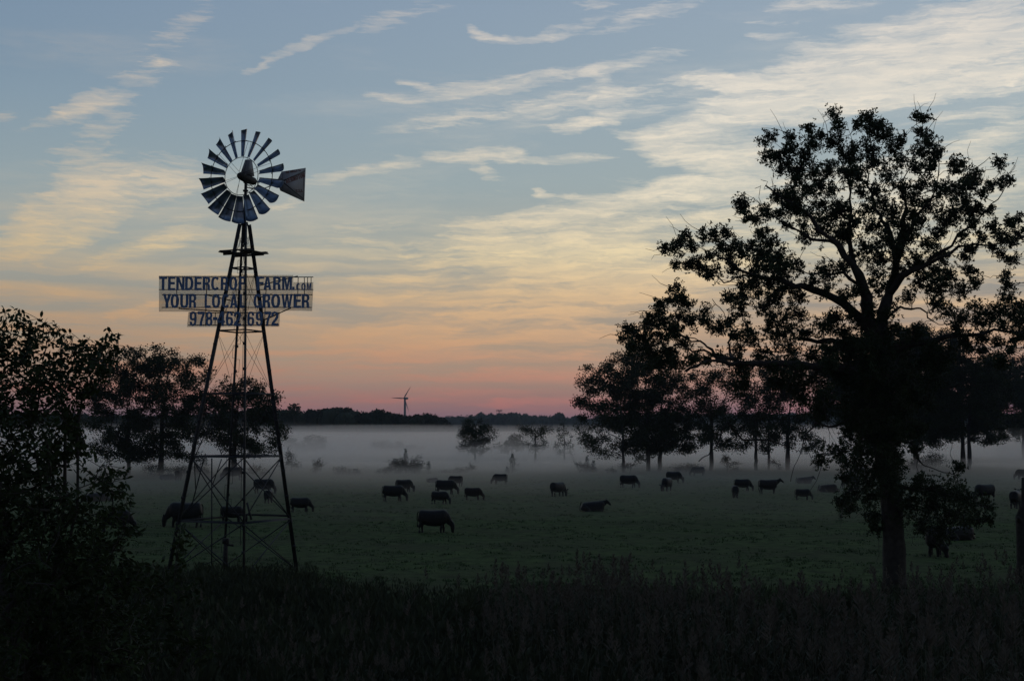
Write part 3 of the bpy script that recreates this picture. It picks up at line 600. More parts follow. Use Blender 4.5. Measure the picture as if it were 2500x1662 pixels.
# ------------------------------------------------------------------ far woods and ridge
def far_wood(name, prof, d0, d1, leaf, tree_w, label, matl='woods', seed=1, per=260):
    rg = np.random.default_rng(seed); mb = MB(); xs = np.array([p[0] for p in prof]); ys = np.array([p[1] for p in prof])
    px = xs[0]; ps = []; nrm = []
    for row in range(3):
        px = xs[0]-rg.uniform(0, 10)
        while px < xs[-1]:
            D = d0 + (d1-d0)*row/2 + rg.uniform(-.1, .1)*(d1-d0); k = D/F_PX
            w = tree_w*rg.uniform(.45, 1.2); wp = w/k; ty = np.interp(px, xs, ys) + rg.choice([rg.uniform(-2.5, 5), rg.uniform(-2.5, 5), rg.uniform(-8, 2)])+row*1.0
            top = P(px, ty, D); H = top[2]; c = np.array([top[0], D, H-w*.45])
            n = per; u = rand_unit(n); u[:, 2] = np.abs(u[:, 2])*1.0-.25
            pos = c + u*np.array([w*.55, w*.5, w*.5])*rg.uniform(.85, 1.22, n)[:, None]; ps.append(pos)
            zz = rg.uniform(0, 1, n//2)*(H-w*.5); a = rg.uniform(0, 6.28, n//2)
            ps.append(np.stack([c[0]+np.cos(a)*w*.5, c[1]+np.sin(a)*w*.5, zz], -1))
            lat = 8; th = np.arange(lat)*2*math.pi/lat; rings = [(H*.0, .42), (H-w*.6, .5), (H-w*.25, .42), (H-w*.06, .2)]
            vv = np.concatenate([np.stack([c[0]+np.cos(th)*w*r, c[1]+np.sin(th)*w*r, np.full(lat, max(z, 0))], -1) for z, r in rings])
            qq = [[i*lat+j, i*lat+(j+1) % lat, (i+1)*lat+(j+1) % lat, (i+1)*lat+j] for i in range(3) for j in range(lat)]
            mb.add(vv, qq, [[3*lat, 3*lat+j, 3*lat+j+1] for j in range(1, lat-1)])
            px += wp*rg.uniform(.45, .8)
    v, q = leaf_quads(np.vstack(ps), leaf, leaf*.8); mb.add(v, q)
    o = mb.build(name, M[matl]); tag(o, label, 'woods', kind='stuff')
far_wood('far_woods', [(-250,1010),(180,1012),(260,1016),(500,1012),(645,1003),(690,999),(760,1002),(800,996),(830,998),(870,1005),(915,1001),(950,1008),(975,1012),(1000,1018),(1030,1009),(1050,1012),(1072,1016),(1090,1036)], 640, 760, 1.1, 8.5, 'dark belt of woodland behind the mist left of centre', seed=3)
far_wood('distant_ridge_woods', [(700,1026),(1000,1023),(1085,1019),(1150,1014),(1200,1010),(1225,1010),(1260,1013),(1300,1017),(1340,1014),(1400,1019),(1700,1012),(2100,1008),(2700,1010)], 2000, 2500, 3.2, 20, 'bluish distant wooded ridge on the horizon', seed=5, per=120)
grove_tree('maple_tree', 716, 1060, [(716,996,11,8),(714,1006,15,6)], 'single rounded crown standing above the belt of far woods', d=630, rt=.3, dens=1.0, leaf=.9)
grove_tree('poplar_tree', 1366, 1060, [(1366,1016,9,7),(1366,1026,13,6)], 'single tree crown poking above the distant ridge', d=1950, rt=.8, dens=.25, leaf=2.4)

# ------------------------------------------------------------------ wind turbine, radio mast
def turbine():
    D = 1900.0; g = P(991, 1062, D); g[2] = 0; root = empty('wind_turbine', g, 'three bladed wind turbine rising behind the far woods', 'wind turbine')
    hub = P(988, 972, D); k = D/F_PX
    mb = MB(); mb.tube([[hub[0]+.2, D+2, 0], [hub[0]+.2, D+2, hub[2]-.3]], [2.1, 1.25], 12); mb.build('tower', M['turb'], root, smooth=True)
    mb = MB(); mb.tube([[hub[0]-1.5, D-2.5, hub[2]], [hub[0]-.5, D-1, hub[2]], [hub[0]+2.8, D+5, hub[2]], [hub[0]+3.6, D+6.5, hub[2]]], [.6, 1.5, 1.6, 1.1], 10); mb.build('nacelle', M['turb'], root, smooth=True)
    for tx, ty in ((955, 970.5), (1003, 943), (998.5, 1005)):
        tip = P(tx, ty, D-3); h = np.array([hub[0]-.8, D-2.2, hub[2]]); d = tip-h; side = np.cross(d/np.linalg.norm(d), [0, 1, 0])
        mb = MB(); fr = [(0, .45), (.12, .85), (.22, 1.15), (.5, .8), (.8, .5), (1, .12)]
        v = []; 
        for f, w in fr:
            c = h+d*f; v += [c-side*w*.5, c+np.array([0, -.22*w, 0]), c+side*w*.9, c+np.array([0, .22*w, 0])]
        q = [[i*4+j, i*4+(j+1) % 4, i*4+4+(j+1) % 4, i*4+4+j] for i in range(len(fr)-1) for j in range(4)]
        mb.add(v, q); mb.build('blade', M['turb'], root)
turbine()
def mast():
    D = 2050.; b = P(1219, 1025, D); t = P(1219, 1002, D); root = empty('radio_mast', (b[0], D, 0), 'tiny lattice mast with a boxy head on the distant ridge', 'mast')
    mb = MB(); mb.tube([[b[0], D, 0], t], [.8, .5], 6); mb.build('pole', M['dark'], root)
    for z in (t[2], t[2]-4.5):
        mb = MB(); mb.box([b[0], D, z], [4.0, 1.5, .35])
        for x in (-3.6, -1.4, 1.4, 3.6): mb.box([b[0]+x, D, z], [.4, .4, 1.7])
        mb.build('antenna_rack', M['dark'], root)
mast()

# ------------------------------------------------------------------ farm windmill
TD = 62.0
A_ = P(572, 1310, TD); B_ = P(599.5, 470, TD)
def axis(h):
    f = (h-A_[2])/(B_[2]-A_[2]); return np.array([A_[0]+(B_[0]-A_[0])*f, TD, h])
VR = np.array([104., 36.5])/110.2; VB = np.array([-36.5, 104.])/110.2
def Rh(h): return max(.13, 2.80-.172*h)
def corner(name, h):
    v = {'R': VR, 'B': VB, 'L': -VR, 'F': -VB}[name]; a = axis(h); r = Rh(h); return a + np.array([v[0]*r, v[1]*r, 0])
def hpx(y): return P(580, y, TD)[2]
TOPH = 15.15
def windmill():
    base = axis(0); root = empty('farm_windmill', base, 'tall steel lattice farm windmill with many bladed wheel and tail vane', 'windmill')
    prof = [(-.058, -.058), (.058, -.058), (.058, -.044), (-.044, -.044), (-.044, .058), (-.058, .058)]
    for c in 'LBFR':
        mb = MB(); p0 = corner(c, 0)-np.array([0, 0, .3]); p1 = corner(c, TOPH-.05); inward = axis(5)-corner(c, 5); inward[2] = 0; inward /= np.linalg.norm(inward)
        q = np.cos(math.pi/4)*inward + np.sin(math.pi/4)*np.cross([0, 0, 1], inward)
        mb.prism(p0, p1, [(x*1.05, y*1.05) for x, y in prof], q)
        for h in np.arange(1, 14.6, 1.1):                 # bolted splice plates
            mb.box(corner(c, h), [.062, .062, .06])
        mb.build('leg', M['dark'], root)
    FACES = [('L', 'F'), ('F', 'R'), ('R', 'B'), ('B', 'L')]
    lv = [hpx(y) for y in (1268, 1113, 961, 808, 655)]
    for i, h in enumerate(lv):
        for a, b in FACES:
            if i == 0 and (a, b) in (('R', 'B'), ): pass
            mb = MB(); hh = h + (.12 if i == 0 and a in 'RB' and b in 'RB' else 0); w = .09 if i < 2 else .06
            mb.prism(corner(a, hh), corner(b, hh), [(-w/2, -.012), (-w/2, w), (-w/2+.012, w), (-w/2+.012, 0), (w/2, 0), (w/2, -.012)], (0, 0, 1)); mb.build('girt', M['dark'], root)
    lev = [-.1]+lv+[hpx(560)]
    for i in range(len(lev)-1):
        r = .026 if i < 2 else .0085
        for a, b in FACES:
            for (u, w) in ((a, b), (b, a)):
                mb = MB(); mb.tube([corner(u, lev[i]+.05), corner(w, lev[i+1]-.05)], r, 5 if i < 2 else 4); mb.build('brace', M['dark' if i < 2 else 'iron'], root)
    # knee braces above the wide girt, an extra post and stays on the left side
    for (p, q, r) in (((474,1118),(514,1030),.022),((510,1028),(541,1110),.016),((517,1118),(517,1392),.03),((498,1118),(468,1235),.026),((541,1120),(520,1180),.022),((474,1120),(478,1195),.022),((603,1226),(614,1268),.05)):
        mb = MB(); dd = TD-.7 if p[0] < 600 else TD; mb.tube([P(p[0], p[1], dd), P(q[0], q[1], dd)], r, 6); mb.build('stay', M['dark'], root)
    # climbing steps on the back-left leg
    h = .6; k = 0
    while h < hpx(640):
        s = 1 if k % 2 else -1; a = corner('B', h); b = corner('B', h+.56); d = np.array([s*.16, -.02, 0]); mb = MB()
        mb.tube([a, a+d], .008, 4); mb.tube([a+d, b+d], .008, 4); mb.tube([b+d, b], .008, 4); mb.build('step', M['iron'], root); h += .62; k += 1
    # pump rod, pipe and pump
    mb = MB(); mb.tube([P(587, 1330, TD), axis(TOPH)], .011, 4); mb.build('pump_rod', M['iron'], root)
    mb = MB(); c = axis(.75)+np.array([-.35, 0, 0]); mb.tube([c-[0, 0, .75], c+[0, 0, .45]], [.10, .09], 8); mb.tube([c+[0, 0, .3], c+[.1, 0, .38], c+[.34, 0, .36]], [.05, .05, .06], 6); mb.box(c+[0, 0, .55], [.13, .10, .12]); mb.tube([c+[-.05, 0, -.1], c+[-.6, -.2, -.35], c+[-.95, -.3, -.45]], .02, 5); mb.build('pump', M['iron'], root)
    # platform of planks round the legs
    hp = hpx(617); a = axis(hp); pl = .74
    e1 = np.array([VR[0]+VB[0], VR[1]+VB[1], 0]); e1 /= np.linalg.norm(e1); e2 = np.array([-e1[1], e1[0], 0])
    for s in (-1, 1):
        for off in (.36, .54, .72):
            mb = MB(); p = a + e2*s*off; mb.bar(p-e1*pl, p+e1*pl, .165, .045); mb.build('plank', M['wood'], root)
        for off in (.28, ):
            mb = MB(); p = a + e1*s*.60 + [0, 0, .05]; mb.bar(p-e2*.80, p+e2*.80, .16, .045); mb.build('plank', M['wood'], root)
            mb = MB(); p = a + e1*s*.40 - [0, 0, .07]; mb.bar(p-e2*.78, p+e2*.78, .07, .09); mb.build('joist', M['wood'], root)
    # mast pipe and head
    top = axis(hpx(429)); mb = MB(); mb.tube([axis(TOPH-.9), axis(hpx(440))], [.07, .065], 10); mb.tube([axis(TOPH-.1), axis(TOPH+.05)], [.17, .15], 10); mb.tube([axis(hpx(468)), axis(hpx(464))], [.12, .12], 10); mb.build('mast_pipe', M['dark'], root, smooth=True)
    ps = math.radians(21); a = np.array([-math.sin(ps), -math.cos(ps), 0]); u = np.array([math.cos(ps), -math.sin(ps), 0]); w = np.array([0, 0, 1.])
    hubc = P(587.5, 429.5, TD-.45); hd = np.array([axis(hubc[2])[0], TD, hubc[2]])
    mb = MB(); mb.tube([hubc+a*.14, hubc, hd-a*.15+w*-.05, hd-a*.62-w*.06, hd-a*.8-w*.04], [.11, .17, .20, .17, .07], 12); mb.build('gearbox', M['iron'], root, smooth=True)
    # sheet hood above the gearbox
    mb = MB(); b0 = hd+w*.12; t0 = hd + w*.82 - a*.10
    lo = [b0+a*.22-u*.17, b0+a*.22+u*.17, b0-a*.42+u*.17, b0-a*.42-u*.17]; hi_ = [t0+a*.03-u*.10, t0+a*.03+u*.10, t0-a*.22+u*.10, t0-a*.22-u*.10]
    mb.add(lo+hi_, [[0,1,5,4],[1,2,6,5],[2,3,7,6],[3,0,4,7],[4,5,6,7],[3,2,1,0]]); mb.build('hood', M['vane'], root)
    # furl bracket and tail bone
    mb = MB(); p = hd - a*.62 - w*.08
    mb.tube([hd-w*.42+a*.05, hd-w*.42-a*1.2+w*.02], .022, 5); mb.tube([p, hd-a*1.15-w*.02], .025, 5); mb.tube([hd-a*1.0-w*.02, hd-a*1.0-w*.42], .028, 5)
    mb.tube([hd+a*.2-w*.24, hd-a*.1-w*.32, hd-a*.5-w*.26, hd-a*.52-w*.38, hd-a*.2-w*.42], .02, 5); mb.build('furl_bracket', M['iron'], root)
    # vane in the vertical plane through the axis
    nrm = np.cross(a, w)
    def vp(px, py):
        r = ray(px, py); o = np.array([0, 0, CAM_H]); t = np.dot(hd-o, nrm)/np.dot(r, nrm); return o + r*t
    mb = MB()
    for yy in (437, 444): mb.tube([hd-a*1.0-w*(.0 if yy == 437 else .42), vp(688, yy)], .022, 5)
    mb.tube([vp(690, 424), vp(690, 462)], .018, 5); mb.tube([vp(742, 413), vp(740, 488)], .016, 5); mb.build('tail_bone', M['iron'], root)
    out = [vp(*p) for p in ((687.7,419),(746.3,410),(743,492.5),(684.5,466),(679,452),(678.3,440),(680,434))]
    v = MB(); n = len(out); th = nrm*.004; v.add([p+th for p in out]+[p-th for p in out], [[k, (k+1) % n, n+(k+1) % n, n+k] for k in range(n)], [[0, k+1, k] for k in range(1, n-1)]+[[n, n+k, n+k+1] for k in range(1, n-1)])
    vane = v.build('vane', M['vane'], root)
    sgn = -1 if np.dot(nrm, np.array([0, 0, CAM_H])-hd) < 0 else 1
    fr = nrm*sgn*.012
    def stripe(p, q, wd, m):
        mb = MB(); mb.bar(vp(*p)+fr, vp(*q)+fr, .006, wd, up=tuple(w)); mb.build('stripe', M[m], vane)
    stripe((688, 443), (744.5, 418), .055, 'vblack'); stripe((688, 443), (742, 486.5), .055, 'vblack')
    def vane_text(txt, p0, p1, hgt, m):
        P0 = vp(*p0); P1 = vp(*p1); ex = P1-P0; W_ = np.linalg.norm(ex); ex /= W_; ey = w-ex*np.dot(ex, w); ey /= np.linalg.norm(ey)
        n_ = len(txt)
        for i, ch in enumerate(txt):
            if ch == ' ': continue
            glyph('letter', ch, vane, M[m], lambda x, y, z, i=i: P0 + ex*W_*(i+.08+x*.84)/n_ + ey*hgt*y*(1 if ch != '.' else .2) + fr*(1+z*.3), .02)
    vane_text('SAN ANGELO TX', (697,423.5), (734,418.5), .105, 'red')
    vane_text('AERMOTOR', (698,449), (745,432), .21, 'red')
    vane_text('U.S.A.', (722,469), (741,469.5), .13, 'red')
    # wheel
    wh = bpy.data.objects.new('wheel', None); COL.objects.link(wh); wh.parent = root; wh.location = Vector(hubc-base)
    Rw = 2.09; r1 = .40*Rw; r2 = .745*Rw
    def er(f): return math.cos(f)*u+math.sin(f)*w
    def ring(r, rad, name):
        mb = MB(); t = np.linspace(0, 2*math.pi, 49); mb.tube([hubc+er(x)*r-a*.06 for x in t], rad, 6, False); mb.build(name, M['iron'], wh, smooth=True)
    ring(r1, .016, 'inner_rim'); ring(r2, .018, 'outer_rim')
    for k in range(6):
        f = math.radians(15+60*k)
        for s in (-1, 1):
            mb = MB(); mb.tube([hubc+a*.1*s+er(f+s*.35)*.16, hubc+er(f+s*.05)*r2-a*.06], .0075, 4); mb.build('spoke', M['iron'], wh)
    for k in range(18):
        be = math.radians(39+RNG.normal()*2.2)
        f = math.radians(85.5-20*k); e = er(f); tt = -math.sin(f)*u+math.cos(f)*w
        c = math.cos(be)*tt - math.sin(be)*a; nn = math.cos(be)*a + math.sin(be)*tt
        vv = []; NR, NC = 5, 7
        for i in range(NR):
            fr_ = i/(NR-1); r = Rw*(.42+.58*fr_); cw = .26+.31*fr_
            for j in range(NC):
                s = j/(NC-1)-.5; vv.append(hubc-a*.06 + e*(r-(.05*(2*s)**2 if i == NR-1 else 0)) + c*cw*s + nn*(.22*cw)*((2*s)**2-.5))
        vv = np.array(vv); q = [[i*NC+j, i*NC+j+1, (i+1)*NC+j+1, (i+1)*NC+j] for i in range(NR-1) for j in range(NC-1)]
        nv = len(vv); q2 = [[x+nv for x in reversed(t_)] for t_ in q]; rim = [i for i in range(NC)]+[(i+1)*NC-1 for i in range(1, NR)]+[(NR-1)*NC+j for j in range(NC-2, -1, -1)]+[i*NC for i in range(NR-2, 0, -1)]
        q3 = [[rim[i], rim[(i+1) % len(rim)], rim[(i+1) % len(rim)]+nv, rim[i]+nv] for i in range(len(rim))]
        mb = MB(); mb.add(np.vstack([vv, vv-nn*.004]), q+q2+q3); mb.build('blade', M['blade'], wh, smooth=False)
        mb = MB(); pc = hubc-a*.06+e*r2; mb.bar(pc-c*.20-nn*.03, pc+c*.20-nn*.03, .03, .012); mb.build('blade_clip', M['iron'], wh)
# heavy condensed capitals and digits drawn as outlines in a unit box, filled and extruded
def arc(cx, cy, rx, ry, a0, a1, n=12, e=2.35):
    r = []
    for k in range(n+1):
        a = math.radians(a0+(a1-a0)*k/n); c, s_ = math.cos(a), math.sin(a)
        r.append((cx+rx*math.copysign(abs(c)**(2/e), c), cy+ry*math.copysign(abs(s_)**(2/e), s_)))
    return r
def ringseg(cx, cy, ro, ri, a0, a1, n=14): return arc(cx, cy, *ro, a0, a1, n) + arc(cx, cy, *ri, a1, a0, n)
S_ = .31
GLY = {
 'T': [[(0,1),(1,1),(1,.82),(.665,.82),(.665,0),(.335,0),(.335,.82),(0,.82)]],
 'E': [[(0,0),(0,1),(1,1),(1,.83),(.36,.83),(.36,.60),(.93,.60),(.93,.43),(.36,.43),(.36,.17),(1,.17),(1,0)]],
 'F': [[(0,0),(0,1),(1,1),(1,.83),(.38,.83),(.38,.60),(.92,.60),(.92,.43),(.38,.43),(.38,0)]],
 'L': [[(0,0),(0,1),(.36,1),(.36,.18),(1,.18),(1,0)]],
 'N': [[(0,0),(0,1),(.32,1),(.71,.40),(.71,1),(1,1),(1,0),(.68,0),(.29,.62),(.29,0)]],
 'D': [[(0,0),(0,1),(.45,1)]+arc(.45,.5,.55,.5,90,-90), [(.31,.17),(.31,.83),(.43,.83)]+arc(.43,.5,.26,.33,90,-90)],
 'O': [arc(.5,.5,.5,.5,0,345,23), arc(.5,.5,.19,.34,0,345,23)],
 'C': [ringseg(.5,.5,(.5,.5),(.20,.34),38,322,20)],
 'G': [arc(.5,.5,.5,.5,38,300,20)+[(.78,.05),(.80,0),(1,0),(1,.52),(.55,.52),(.55,.38),(.72,.38),(.72,.28)]+arc(.5,.5,.20,.34,305,38,18)],
 'P': [[(0,0),(0,1),(.58,1)]+arc(.58,.71,.42,.29,90,-90)+[(.34,.42),(.34,0)], [(.34,.57),(.34,.84),(.52,.84)]+arc(.52,.705,.16,.135,90,-90)],
 'R': [[(0,0),(0,1),(.58,1)]+arc(.58,.73,.38,.27,90,-30)+[(.76,.50),(.90,.42),(.93,.30),(.95,.1),(1,0),(.66,0),(.62,.12),(.61,.30),(.56,.40),(.33,.40),(.33,0)], [(.33,.56),(.33,.84),(.50,.84)]+arc(.50,.70,.15,.14,90,-90)],
 'M': [[(0,0),(0,1),(.34,1),(.5,.42),(.66,1),(1,1),(1,0),(.77,0),(.77,.72),(.60,0),(.40,0),(.23,.72),(.23,0)]],
 'W': [[(0,1),(.21,1),(.31,.36),(.41,1),(.59,1),(.69,.36),(.79,1),(1,1),(.80,0),(.60,0),(.5,.62),(.40,0),(.20,0)]],
 'A': [[(0,0),(.34,1),(.66,1),(1,0),(.70,0),(.65,.19),(.35,.19),(.30,0)], [(.40,.35),(.60,.35),(.5,.76)]],
 'Y': [[(0,1),(.34,1),(.5,.62),(.66,1),(1,1),(.66,.38),(.66,0),(.34,0),(.34,.38)]],
 'U': [[(0,1),(.32,1),(.32,.36)]+arc(.5,.34,.18,.18,180,360,10)+[(.68,.36),(.68,1),(1,1),(1,.4)]+arc(.5,.38,.5,.38,0,-180,16)],
 '-': [[(0,0),(1,0),(1,1),(0,1)]], '.': [[(0,0),(1,0),(1,1),(0,1)]],
 '7': [[(0,1),(1,1),(1,.82),(.80,.55),(.66,.28),(.62,0),(.28,0),(.33,.26),(.46,.52),(.66,.80),(0,.80)]],
 '4': [[(.54,1),(.88,1),(.88,.38),(1,.38),(1,.22),(.88,.22),(.88,0),(.58,0),(.58,.22),(0,.22),(0,.40)], [(.24,.38),(.58,.38),(.58,.80)]],
 '2': [[(0,.66)]+arc(.5,.71,.5,.29,178,-20,16)+[(.86,.46),(.62,.30),(.44,.18),(1,.18),(1,0),(0,0),(.04,.16),(.22,.32),(.52,.52),(.66,.66)]+arc(.5,.72,.17,.13,-10,175,8)+[(.31,.64)]],
 '8': [arc(.5,.74,.46,.26,-40,220,14)+arc(.5,.28,.5,.28,150,390,16), arc(.5,.74,.16,.13,0,340,11), arc(.5,.28,.18,.155,0,340,11)],
 '6': [[(.97,.72)]+arc(.52,.74,.46,.26,10,170,10)+arc(.5,.5,.5,.5,175,200,3)+arc(.5,.32,.5,.32,195,425,16)+[(.44,.62),(.36,.62)]+[(.33,.56),(.33,.70)]+arc(.5,.74,.17,.13,170,10,8)+[(.66,.70)], arc(.5,.31,.18,.17,0,340,11)],
 'S': [[(0,.30)]+arc(.5,.28,.5,.28,185,420,14)+[(.40,.62),(.34,.70)]+arc(.5,.74,.17,.12,170,0,6)+[(.98,.70)]+arc(.5,.73,.48,.27,0,220,12)+[(.55,.42),(.67,.30)]+arc(.5,.28,.18,.13,0,-175,6)],
 'I': [[(.3,0),(.7,0),(.7,1),(.3,1)]], 'X': [[(0,1),(.34,1),(.5,.68),(.66,1),(1,1),(.68,.5),(1,0),(.66,0),(.5,.32),(.34,0),(0,0),(.32,.5)]],
}
GLY['9'] = [[(1-x, 1-y) for x, y in p] for p in GLY['6']]
_gl = {}
def glyph_mesh(ch, bold):
    if ch in _gl: return _gl[ch]
    cu = bpy.data.curves.new('glyph', 'CURVE'); cu.dimensions = '2D'; cu.fill_mode = 'BOTH'; cu.extrude = .5
    for poly in GLY[ch]:
        sp = cu.splines.new('POLY'); sp.points.add(len(poly)-1); sp.use_cyclic_u = True
        for p_, (x, y) in zip(sp.points, poly): p_.co = (x, y, 0, 1)
    ob = bpy.data.objects.new('glyph', cu); COL.objects.link(ob); dg = bpy.context.evaluated_depsgraph_get(); me = ob.evaluated_get(dg).to_mesh()
    v = np.array([x.co[:] for x in me.vertices]); f = [list(p.vertices) for p in me.polygons]; ob.evaluated_get(dg).to_mesh_clear()
    bpy.data.objects.remove(ob); bpy.data.curves.remove(cu)
    v[:, 2] += .5; _gl[ch] = (v, f); return _gl[ch]
def glyph(name, ch, parent, m, fn, bold=.035):
    v, f = glyph_mesh(ch, bold); vv = np.array([fn(x, y, z) for x, y, z in v])-world_loc(parent)
    me = bpy.data.meshes.new(name); me.from_pydata(vv.tolist(), [], f); me.materials.append(m); o = bpy.data.objects.new(name, me); COL.objects.link(o); o.parent = parent
    return o
windmill()

# ------------------------------------------------------------------ sign boards
def sheet_mat():
    m = bpy.data.materials.new('clear_backing_sheet'); m.use_nodes = True; t = NT(m.node_tree); t.n.clear(); o = t.new('ShaderNodeOutputMaterial')
    tr = t.new('ShaderNodeBsdfTransparent'); tr.inputs[0].default_value = (.84, .84, .83, 1); d = t.new('ShaderNodeBsdfTranslucent'); d.inputs[0].default_value = (.55, .55, .53, 1)
    g = t.new('ShaderNodeBsdfDiffuse'); g.inputs[0].default_value = (.4, .4, .4, 1); m1 = t.new('ShaderNodeMixShader'); m2 = t.new('ShaderNodeMixShader')
    tc = t.new('ShaderNodeTexCoord'); n = t.noise(tc.outputs['Object'], 1.2, 5, .6); t.link(t.maprange(n, .3, .7, .14, .30), m1.inputs[0])
    m2.inputs[0].default_value = .4; t.link(d.outputs[0], m2.inputs[1]); t.link(g.outputs[0], m2.inputs[2]); t.link(tr.outputs[0], m1.inputs[1]); t.link(m2.outputs[0], m1.inputs[2]); t.link(m1.outputs[0], o.inputs[0])
    return m
M['sheet'] = sheet_mat()
SD = TD-.52; BD = TD+.98
def LX(v, o): return v/10.455+o
def sign(label, rows, y0, y1, letters, rails, posts, panel, pieces):
    c = P(580, (y0+y1)/2, SD); root = empty('sign_board', c, label, 'sign', 'lettered sign rows mounted on the windmill tower')
    for (x0, x1, y) in rails:
        mb = MB(); mb.bar(P(x0, y, SD+.05), P(x1, y, SD+.05), .03, .035); mb.build('rail', M['dark'], root)
    for (x0, ya, x1, yb) in posts:
        mb = MB(); mb.bar(P(x0, ya, SD+.08), P(x1, yb, SD+.08), .03, .03); mb.build('post', M['dark'], root)
    for poly in panel:
        pts = [P(x, y, BD) for x, y in poly]; n = len(pts); th = np.array([0, .003, 0]); mb = MB()
        mb.add([p-th for p in pts]+[p+th for p in pts], [[k, (k+1) % n, n+(k+1) % n, n+k] for k in range(n)], [[0, k, k+1] for k in range(1, n-1)]+[[n, n+k+1, n+k] for k in range(1, n-1)]); mb.build('backing_sheet', M['sheet'], root)
    for (ch, x0, x1, ya, yb) in letters:
        a = P(x0, yb, SD); b = P(x1, ya, SD)
        glyph('letter', ch, root, M['blue'], lambda x, y, z, a=a, b=b: np.array([a[0]+(b[0]-a[0])*x, SD-.02+(.03*z), a[2]+(b[2]-a[2])*y]), .045)
    for (p, q) in pieces:
        mb = MB(); mb.tube([P(*p), P(*q)], .026, 6); mb.build('strut', M['dark'], root)
r1 = [(c, LX(a, 380), LX(b, 380), 675, 709) for c, a, b in (('T',88,295),('E',315,505),('N',525,740),('D',750,965),('E',990,1180),('R',1200,1400),('C',1415,1635),('R',1660,1860),('O',1875,2085))]
r1 += [(c, LX(a, 560), LX(b, 560), 675, 708.5) for c, a, b in (('P',245,440),('F',690,890),('A',870,1075),('R',1115,1320),('M',1345,1600))]
r1 += [('.', LX(1605,560), LX(1665,560), 700, 708.5), ('C', LX(1705,560), LX(1810,560), 691.5, 708.5), ('O', LX(1835,560), LX(1950,560), 691.5, 708.5), ('M', LX(1975,560), LX(2095,560), 691.5, 708.5)]
sign('top row of blue cut-out letters naming the farm, on rails across the windmill tower', 1, 673, 709, r1,
     [(388, 765, 676.5), (388, 765, 707)], [(504, 676, 504, 719), (431.5, 707, 431.5, 719), (650, 700, 649, 719), (728, 676, 727, 719), (743, 676, 743, 719), (751, 676, 751, 700), (759.5, 676, 759.5, 700)],
     [[(388,673),(716,671.5),(716,709),(388,709)], [(716.3,689),(765,689),(764.5,709),(716.3,709)]], [((633, 697, SD+.1), (727, 674, SD+.1))])
r2_ = [(c, LX(a, 380), LX(b, 380), 717.5, 752) for c, a, b in (('Y',180,400),('O',380,600),('U',625,840),('R',850,1045),('L',1250,1410),('O',1435,1650),('C',1685,1890))]
r2_ += [(c, LX(a, 560), LX(b, 560), 717.5, 752) for c, a, b in (('A',15,215),('L',265,425),('G',615,830),('R',845,1055),('O',1065,1300),('W',1325,1615),('E',1635,1835),('R',1845,2050))]
sign('middle row of blue cut-out letters, widest line of words on the tower sign', 2, 717, 752, r2_,
     [(395, 763, 719.5), (395, 761, 750.5)], [(431, 719, 430, 751), (503, 719, 502, 795), (648, 719, 646, 795), (726, 719, 724, 751), (743, 719, 742, 751)],
     [[(388,709.3),(764.5,709.3),(762,759.5),(741,758.5),(600,758.5),(600,760),(388,761)]], [((505, 720, SD+.1), (565, 734, TD-.1)), ((436, 753, SD+.1), (572, 762, TD)), ((710, 752, SD+.1), (650, 778, SD+.3)), ((663, 718, SD+.1), (628, 728, TD))])
r3_ = [(c, LX(a, 380), LX(b, 380), 760.5, 795.5) for c, a, b in (('9',865,1050),('7',1070,1255),('8',1275,1455),('4',1570,1770),('6',1790,1980))]
r3_ += [(c, LX(a, 560), LX(b, 560), 760.5, 795.5) for c, a, b in (('2',110,300),('6',455,640),('9',670,855),('7',885,1065),('2',1065,1255))]
r3_ += [('-', LX(1465,380), LX(1575,380), 774, 781.5), ('-', LX(340,560), LX(440,560), 773.5, 781.5)]
sign('bottom row of blue cut-out digits, the short phone number line under the words', 3, 760, 796, r3_,
     [(463, 681, 763.5), (460, 681, 793.5)], [(526, 763, 525, 794), (598, 761, 597, 795)],
     [[(460,761.5),(684,758),(682,797.5),(456.5,798)]], [((681, 766, SD+.1), (640, 783, SD+.3))])

# ------------------------------------------------------------------ cattle
def loft(secs, n=14):
    """sections (x,y,z,half width,half height,tilt) -> closed tube"""
    v = []; th = np.arange(n)*2*math.pi/n
    P0 = np.array([s[:3] for s in secs]); T_ = np.gradient(P0, axis=0)
    for s, t in zip(secs, T_):
        t = t/np.linalg.norm(t); side = np.cross([0, 0, 1.], t); 
        if np.linalg.norm(side) < .2: side = np.array([0, 1., 0])
        side /= np.linalg.norm(side); up = np.cross(t, side)
        v += [np.array(s[:3]) + side*s[3]*math.copysign(abs(math.cos(x))**.78, math.cos(x)) + up*s[4]*math.copysign(abs(math.sin(x))**.78, math.sin(x)) for x in th]
    m = len(secs); q = [[i*n+j, i*n+(j+1) % n, (i+1)*n+(j+1) % n, (i+1)*n+j] for i in range(m-1) for j in range(n)]
    t = [[0, k+1, k] for k in range(1, n-1)]+[[(m-1)*n, (m-1)*n+k, (m-1)*n+k+1] for k in range(1, n-1)]
    return v, q, t
